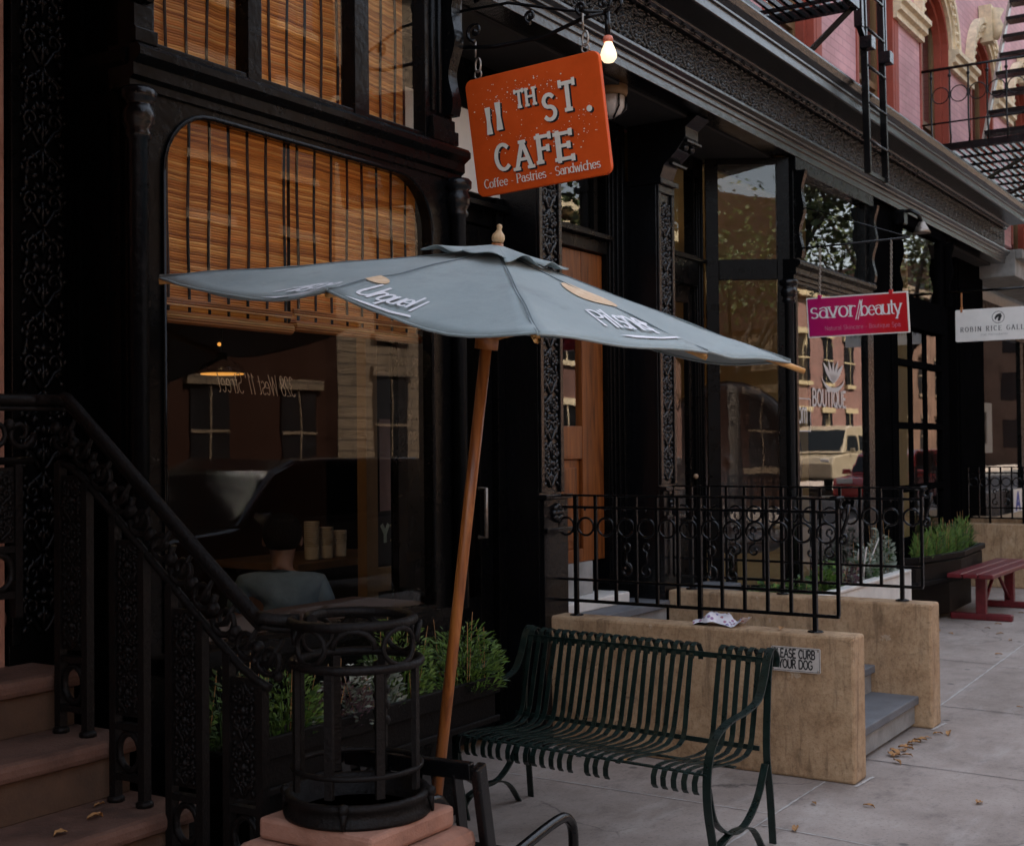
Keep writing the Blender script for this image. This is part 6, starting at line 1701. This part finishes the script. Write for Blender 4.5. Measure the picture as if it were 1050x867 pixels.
far_house(23, 31, 14, 'far_limestone', 'limestone fronted house across the street with tall windows', 4, 2.7, 'far_limestone', 1.3, 2.3)
far_house(31, 46, 9.5, 'far_red_brick', 'long red brick house across the street', 4, 2.6, 'cream_stone')
far_house(46, 64, 9, 'far_red_brick', 'corner red brick building across the street with yellow trim', 4, 3.0, 'far_yellow', 1.2, 2.0)
far_house(64, 90, 10, 'far_brownstone', 'last brown house far down the street', 4, 3.0, 'far_limestone')

def end_block():
    T_ = thing('street_house', 'dark brown house closing the far end of the street', 'house', (100, -5, 0), 'houses across the street')
    m_ = MB(); m_.box(98, 112, -34, 30, 0, 15); m_.build('wall', 'far_brownstone', T_)
    m_ = MB()
    for k in range(16):
        for r_ in range(4): m_.box(97.95, 97.999, -32 + 3.8 * k, -30.8 + 3.8 * k, 1.2 + 3.4 * r_, 3.2 + 3.4 * r_)
    m_.build('window_row', 'far_window', T_)
end_block()
for x0, x1, mt, lb in ((26.02, 44, 'far_red_brick', 'red brick house farther along the near side of the street'), (44.02, 97, 'far_brownstone', 'long brown house row far along the near side of the street'), (-40, -8.02, 'far_brownstone', 'brown house row on the near side behind the viewer')):
    T_ = thing('street_house', lb, 'house', ((x0 + x1) / 2, 6, 0), 'houses on the near side of the street')
    m_ = MB(); m_.box(x0, x1, 3.8, 14, 0, 12); m_.build('wall', mt, T_)
    m_ = MB(); m_.box(x0, x1, 3.3, 3.799, 11.2, 11.6); m_.build('cornice', 'far_limestone', T_)
    m_ = MB()
    for k in range(int((x1 - x0) / 2.6)):
        for z in (1.2, 4.5, 7.8): m_.box(x0 + .8 + 2.6 * k, x0 + 1.9 + 2.6 * k, 3.75, 3.799, z, z + 1.9)
    m_.build('window_row', 'far_window', T_)
def wheel(parent, x, y, z, r):
    m_ = MB()
    prof_ = [(r * .62, -.1), (r * .92, -.1), (r, -.06), (r, .06), (r * .92, .1), (r * .62, .1)]
    k0 = len(m_.v); m_.lathe((0, 0, 0), prof_, 24); m_.v = [V((p.x, p.z, p.y)) + V((x, y, z)) for p in m_.v]; w = m_.build('wheel', 'tyre', parent)
    m_ = MB(); m_.lathe((0, 0, 0), [(.02, -.09), (r * .6, -.085), (r * .61, .085), (.02, .09)], 20); m_.v = [V((p.x, p.z, p.y)) + V((x, y, z)) for p in m_.v]; m_.build('rim', 'rim_metal', w)
def car(x, y, L, Wd, Hh, mat, label, kind='suv', z0=-.13):
    T_ = thing('parked_car', label, 'car', (x, y, z0), 'cars parked along the street')
    q = lambda a, b: (x + a * L - L / 2, b * Hh + z0)
    lower = [(.0, .25), (.01, .45), (.03, .55), (.24, .60), (.98, .60), (1, .5), (1, .25), (.86, .2), (.14, .2)]
    if kind == 'van': roof = [(.16, .6), (.30, .97), (.36, 1.0), (.95, 1.0), (.985, .95), (.985, .6)]; gl = [(.20, .62), (.315, .93), (.37, .955), (.94, .955), (.965, .92), (.965, .62)]
    else: roof = [(.22, .6), (.35, .93), (.42, 1.0), (.86, 1.0), (.93, .95), (.985, .6)]; gl = [(.265, .62), (.37, .90), (.43, .955), (.85, .955), (.905, .91), (.95, .62)]
    m_ = MB()
    m_.prism([(q(a, b)[0], y - Wd / 2, q(a, b)[1]) for a, b in lower], (0, Wd, 0)); m_.build('body', mat, T_, bevel=.06)
    m_ = MB(); ins = .1
    lo = [(q(a, b)[0], y - Wd / 2 + (.04 if b < .7 else .16), q(a, b)[1]) for a, b in roof]
    hi = [(p[0], 2 * y - p[1], p[2]) for p in lo]; k = len(lo)
    m_.add(lo + hi, [tuple(range(k))[::-1], tuple(range(k, 2 * k))] + [(i, (i + 1) % k, k + (i + 1) % k, k + i) for i in range(k)]); m_.build('cabin', mat, T_, bevel=.04)
    m_ = MB()
    for s in (-1, 1):
        cut = ((0, .34), (.37, .66), (.69, 1.0))
        gx0, gx1 = gl[0][0], gl[-1][0]
        for c0, c1 in cut:
            a0, a1 = lerp(gx0, gx1, c0), lerp(gx0, gx1, c1)
            def topz(a):
                for (p, r_), (p2, r2) in zip(gl, gl[1:]):
                    if p <= a <= p2 and p2 > p: return lerp(r_, r2, (a - p) / (p2 - p))
                return .62
            pts = [(a0, .63)] + [(lerp(a0, a1, t / 5), topz(lerp(a0, a1, t / 5)) - .01) for t in range(6)] + [(a1, .63)]
            vv = []
            for a, b in pts:
                X, Z = q(a, b); yy = y + s * (Wd / 2 - lerp(.04, .16, max(0, min(1, (b - .6) / .35))) + .006)
                vv.append((X, yy, Z))
            m_.add(vv, [tuple(range(len(vv)))])
    fr_, bk_ = [roof[0], roof[1]], [roof[-1], roof[-2]]
    for (a, b), (c, d) in (fr_, bk_):
        p0, p1 = q(lerp(a, c, .1), lerp(b, d, .1)), q(lerp(a, c, .9), lerp(b, d, .9)); o_ = -.02 if a < .5 else .02
        m_.quad((p0[0] + o_, y - Wd / 2 + .12, p0[1]), (p0[0] + o_, y + Wd / 2 - .12, p0[1]), (p1[0] + o_, y + Wd / 2 - .2, p1[1]), (p1[0] + o_, y - Wd / 2 + .2, p1[1]))
    m_.build('side_windows', 'car_glass', T_)
    for a in (.17, .82):
        for s in (-1, 1): wheel(T_, x + a * L - L / 2, y + s * (Wd / 2 - .1), z0 + .34, .34)
    m_ = MB()
    for s in (-1, 1):
        p = q(.0, .5); m_.obox((p[0], y + s * (Wd / 2 - .3), p[1]), (.02, 0, 0), (0, .18, 0), (0, 0, .06))
    m_.build('headlight', 'sign_white', T_, bevel=.02)
    m_ = MB()
    for s in (-1, 1):
        p = q(1.0, .5); m_.obox((p[0], y + s * (Wd / 2 - .2), p[1]), (.02, 0, 0), (0, .1, 0), (0, 0, .1))
    m_.build('tail_light', 'car_red', T_, bevel=.02)
    m_ = MB()
    for s in (-1, 1):
        p = q(.27, .64); m_.obox((p[0], y + s * (Wd / 2 + .09), p[1]), (.05, 0, 0), (0, .09, 0), (0, 0, .065))
    m_.build('mirror', mat, T_, bevel=.02)
    return T_
car(10.6, -3.35, 4.9, 1.9, 1.62, 'car_dark', 'dark parked car at the kerb opposite the cafe, mirrored in its window')
car(44.6, -8.45, 6.2, 2.0, 2.35, 'car_tan', 'tan van parked across the road, mirrored in the boutique window', 'van')
car(20.6, -3.4, 4.6, 1.8, 1.5, 'car_white', 'white parked car at the near kerb between two street trees')
car(34.5, -3.4, 4.6, 1.8, 1.55, 'car_red', 'red parked car at the near kerb')
car(3.0, -8.4, 4.7, 1.85, 1.55, 'car_tan', 'tan car parked on the far side of the road')
car(43, -3.4, 4.7, 1.85, 1.6, 'car_white', 'white car parked farthest down the kerb')

def tree(x, y, h, rc, label, seed, nl=3600):
    r = random.Random(seed); T_ = thing('street_tree', label, 'tree', (x, y, 0), 'street trees')
    m_ = MB(); fork = h * .38
    m_.tube([(x, y, 0), (x + .05, y, fork * .5), (x - .03, y + .04, fork)], [.17, .14, .12], 10); tips = []
    for k in range(7):
        a = k * 2 * pi / 7 + r.uniform(-.3, .3); e = V((x + rc * .7 * cos(a), y + rc * .7 * sin(a), h * r.uniform(.62, .92)))
        m_.tube([(x - .03, y + .04, fork - .05), V((x, y, fork)).lerp(e, .5) + V((0, 0, .35)), e], [.085, .05, .015], 7); tips.append(e)
        for j in range(3):
            e2 = e + V((r.uniform(-1, 1), r.uniform(-1, 1), r.uniform(-.3, .9))) * rc * .35; m_.tube([V((x, y, fork)).lerp(e, .7) + V((0, 0, .2)), e2], [.03, .008], 5); tips.append(e2)
    m_.build('trunk', 'bark', T_)
    m_ = MB()
    for k in range(nl):
        c = r.choice(tips) + V((r.gauss(0, 1), r.gauss(0, 1), r.gauss(0, .75))) * rc * .27
        d = V((r.uniform(-1, 1), r.uniform(-1, 1), r.uniform(-.6, .4))).normalized(); s_ = d.orthogonal().normalized(); L = r.uniform(.09, .18)
        s_ = (s_ * cos(k) + d.cross(s_) * sin(k))
        m_.add([c, c + d * L * .5 + s_ * L * .35, c + d * L, c + d * L * .5 - s_ * L * .35], [(0, 1, 2, 3)])
    m_.build('crown', 'tree_leaf', T_)
    return T_
tree(20.2, -1.5, 7.5, 2.7, 'leafy street tree by the white parked car', 1, 7000)
tree(28.6, -1.5, 8.5, 3.0, 'tall leafy street tree by the red parked car', 2, 7000)
tree(38.5, -1.5, 8.0, 2.8, 'leafy street tree farthest down the near kerb', 3)
tree(-8.5, -10.6, 8.0, 3.2, 'wide street tree across the road behind the viewer', 4)
tree(9.0, -10.6, 8.5, 2.8, 'street tree across the road opposite the cafe', 5)

# ------------------------------------------------------------------ camera, sky, sun
fpx, yaw, pit, rol = 1338.0, .5690, .01806, -.009093
fw = V((cos(yaw) * cos(pit), sin(yaw) * cos(pit), sin(pit))); rg = V((sin(yaw), -cos(yaw), 0)); up = rg.cross(fw)
rg, up = rg * cos(rol) + up * sin(rol), up * cos(rol) - rg * sin(rol)
cam = bpy.data.cameras.new('camera'); co_ = bpy.data.objects.new('camera', cam); COL.objects.link(co_)
cam.sensor_fit = 'HORIZONTAL'; cam.sensor_width = 36; cam.lens = 36 * fpx / 1050; cam.clip_end = 600; cam.clip_start = .05
mw = Matrix((rg, up, -fw)).transposed().to_4x4(); mw.translation = V((0, 0, 1.6)); co_.matrix_world = mw
S.camera = co_
cam.dof.use_dof = True; cam.dof.focus_distance = 4.9; cam.dof.aperture_fstop = 7.0

SUN_E, SUN_A = radians(47), radians(84)      # elevation, compass angle in the XY plane
w = bpy.data.worlds.new('World'); S.world = w; w.use_nodes = True
nt = w.node_tree; bg = nt.nodes['Background']
sky = nt.nodes.new('ShaderNodeTexSky'); sky.sky_type = 'NISHITA'; sky.sun_disc = False
sky.sun_elevation = SUN_E; sky.sun_rotation = pi / 2 - SUN_A
sky.air_density = 1.2; sky.dust_density = 3.0; sky.ozone_density = 1.0
hs = nt.nodes.new('ShaderNodeHueSaturation'); hs.inputs['Saturation'].default_value = .48
nt.links.new(sky.outputs[0], hs.inputs['Color']); nt.links.new(hs.outputs[0], bg.inputs['Color']); bg.inputs['Strength'].default_value = .12
sd_ = V((cos(SUN_E) * cos(SUN_A), cos(SUN_E) * sin(SUN_A), sin(SUN_E)))
sl = bpy.data.lights.new('sun', 'SUN'); sl.energy = 4.6; sl.angle = radians(.6); sl.color = (1, .9, .77)
so_ = bpy.data.objects.new('sun', sl); COL.objects.link(so_); so_.rotation_euler = sd_.to_track_quat('Z', 'Y').to_euler()

S.view_settings.view_transform = 'Standard'; S.view_settings.look = 'None'; S.view_settings.gamma = 1; S.view_settings.exposure = 2.38
S.view_settings.use_curve_mapping = False
S.render.engine = 'CYCLES'
S.cycles.max_bounces = 8; S.cycles.diffuse_bounces = 3; S.cycles.glossy_bounces = 4; S.cycles.transparent_max_bounces = 12; S.cycles.transmission_bounces = 4
S.cycles.use_denoising = True; S.cycles.sample_clamp_indirect = 4
for o in list(bpy.data.objects):
    if '_o' in o: del o['_o']
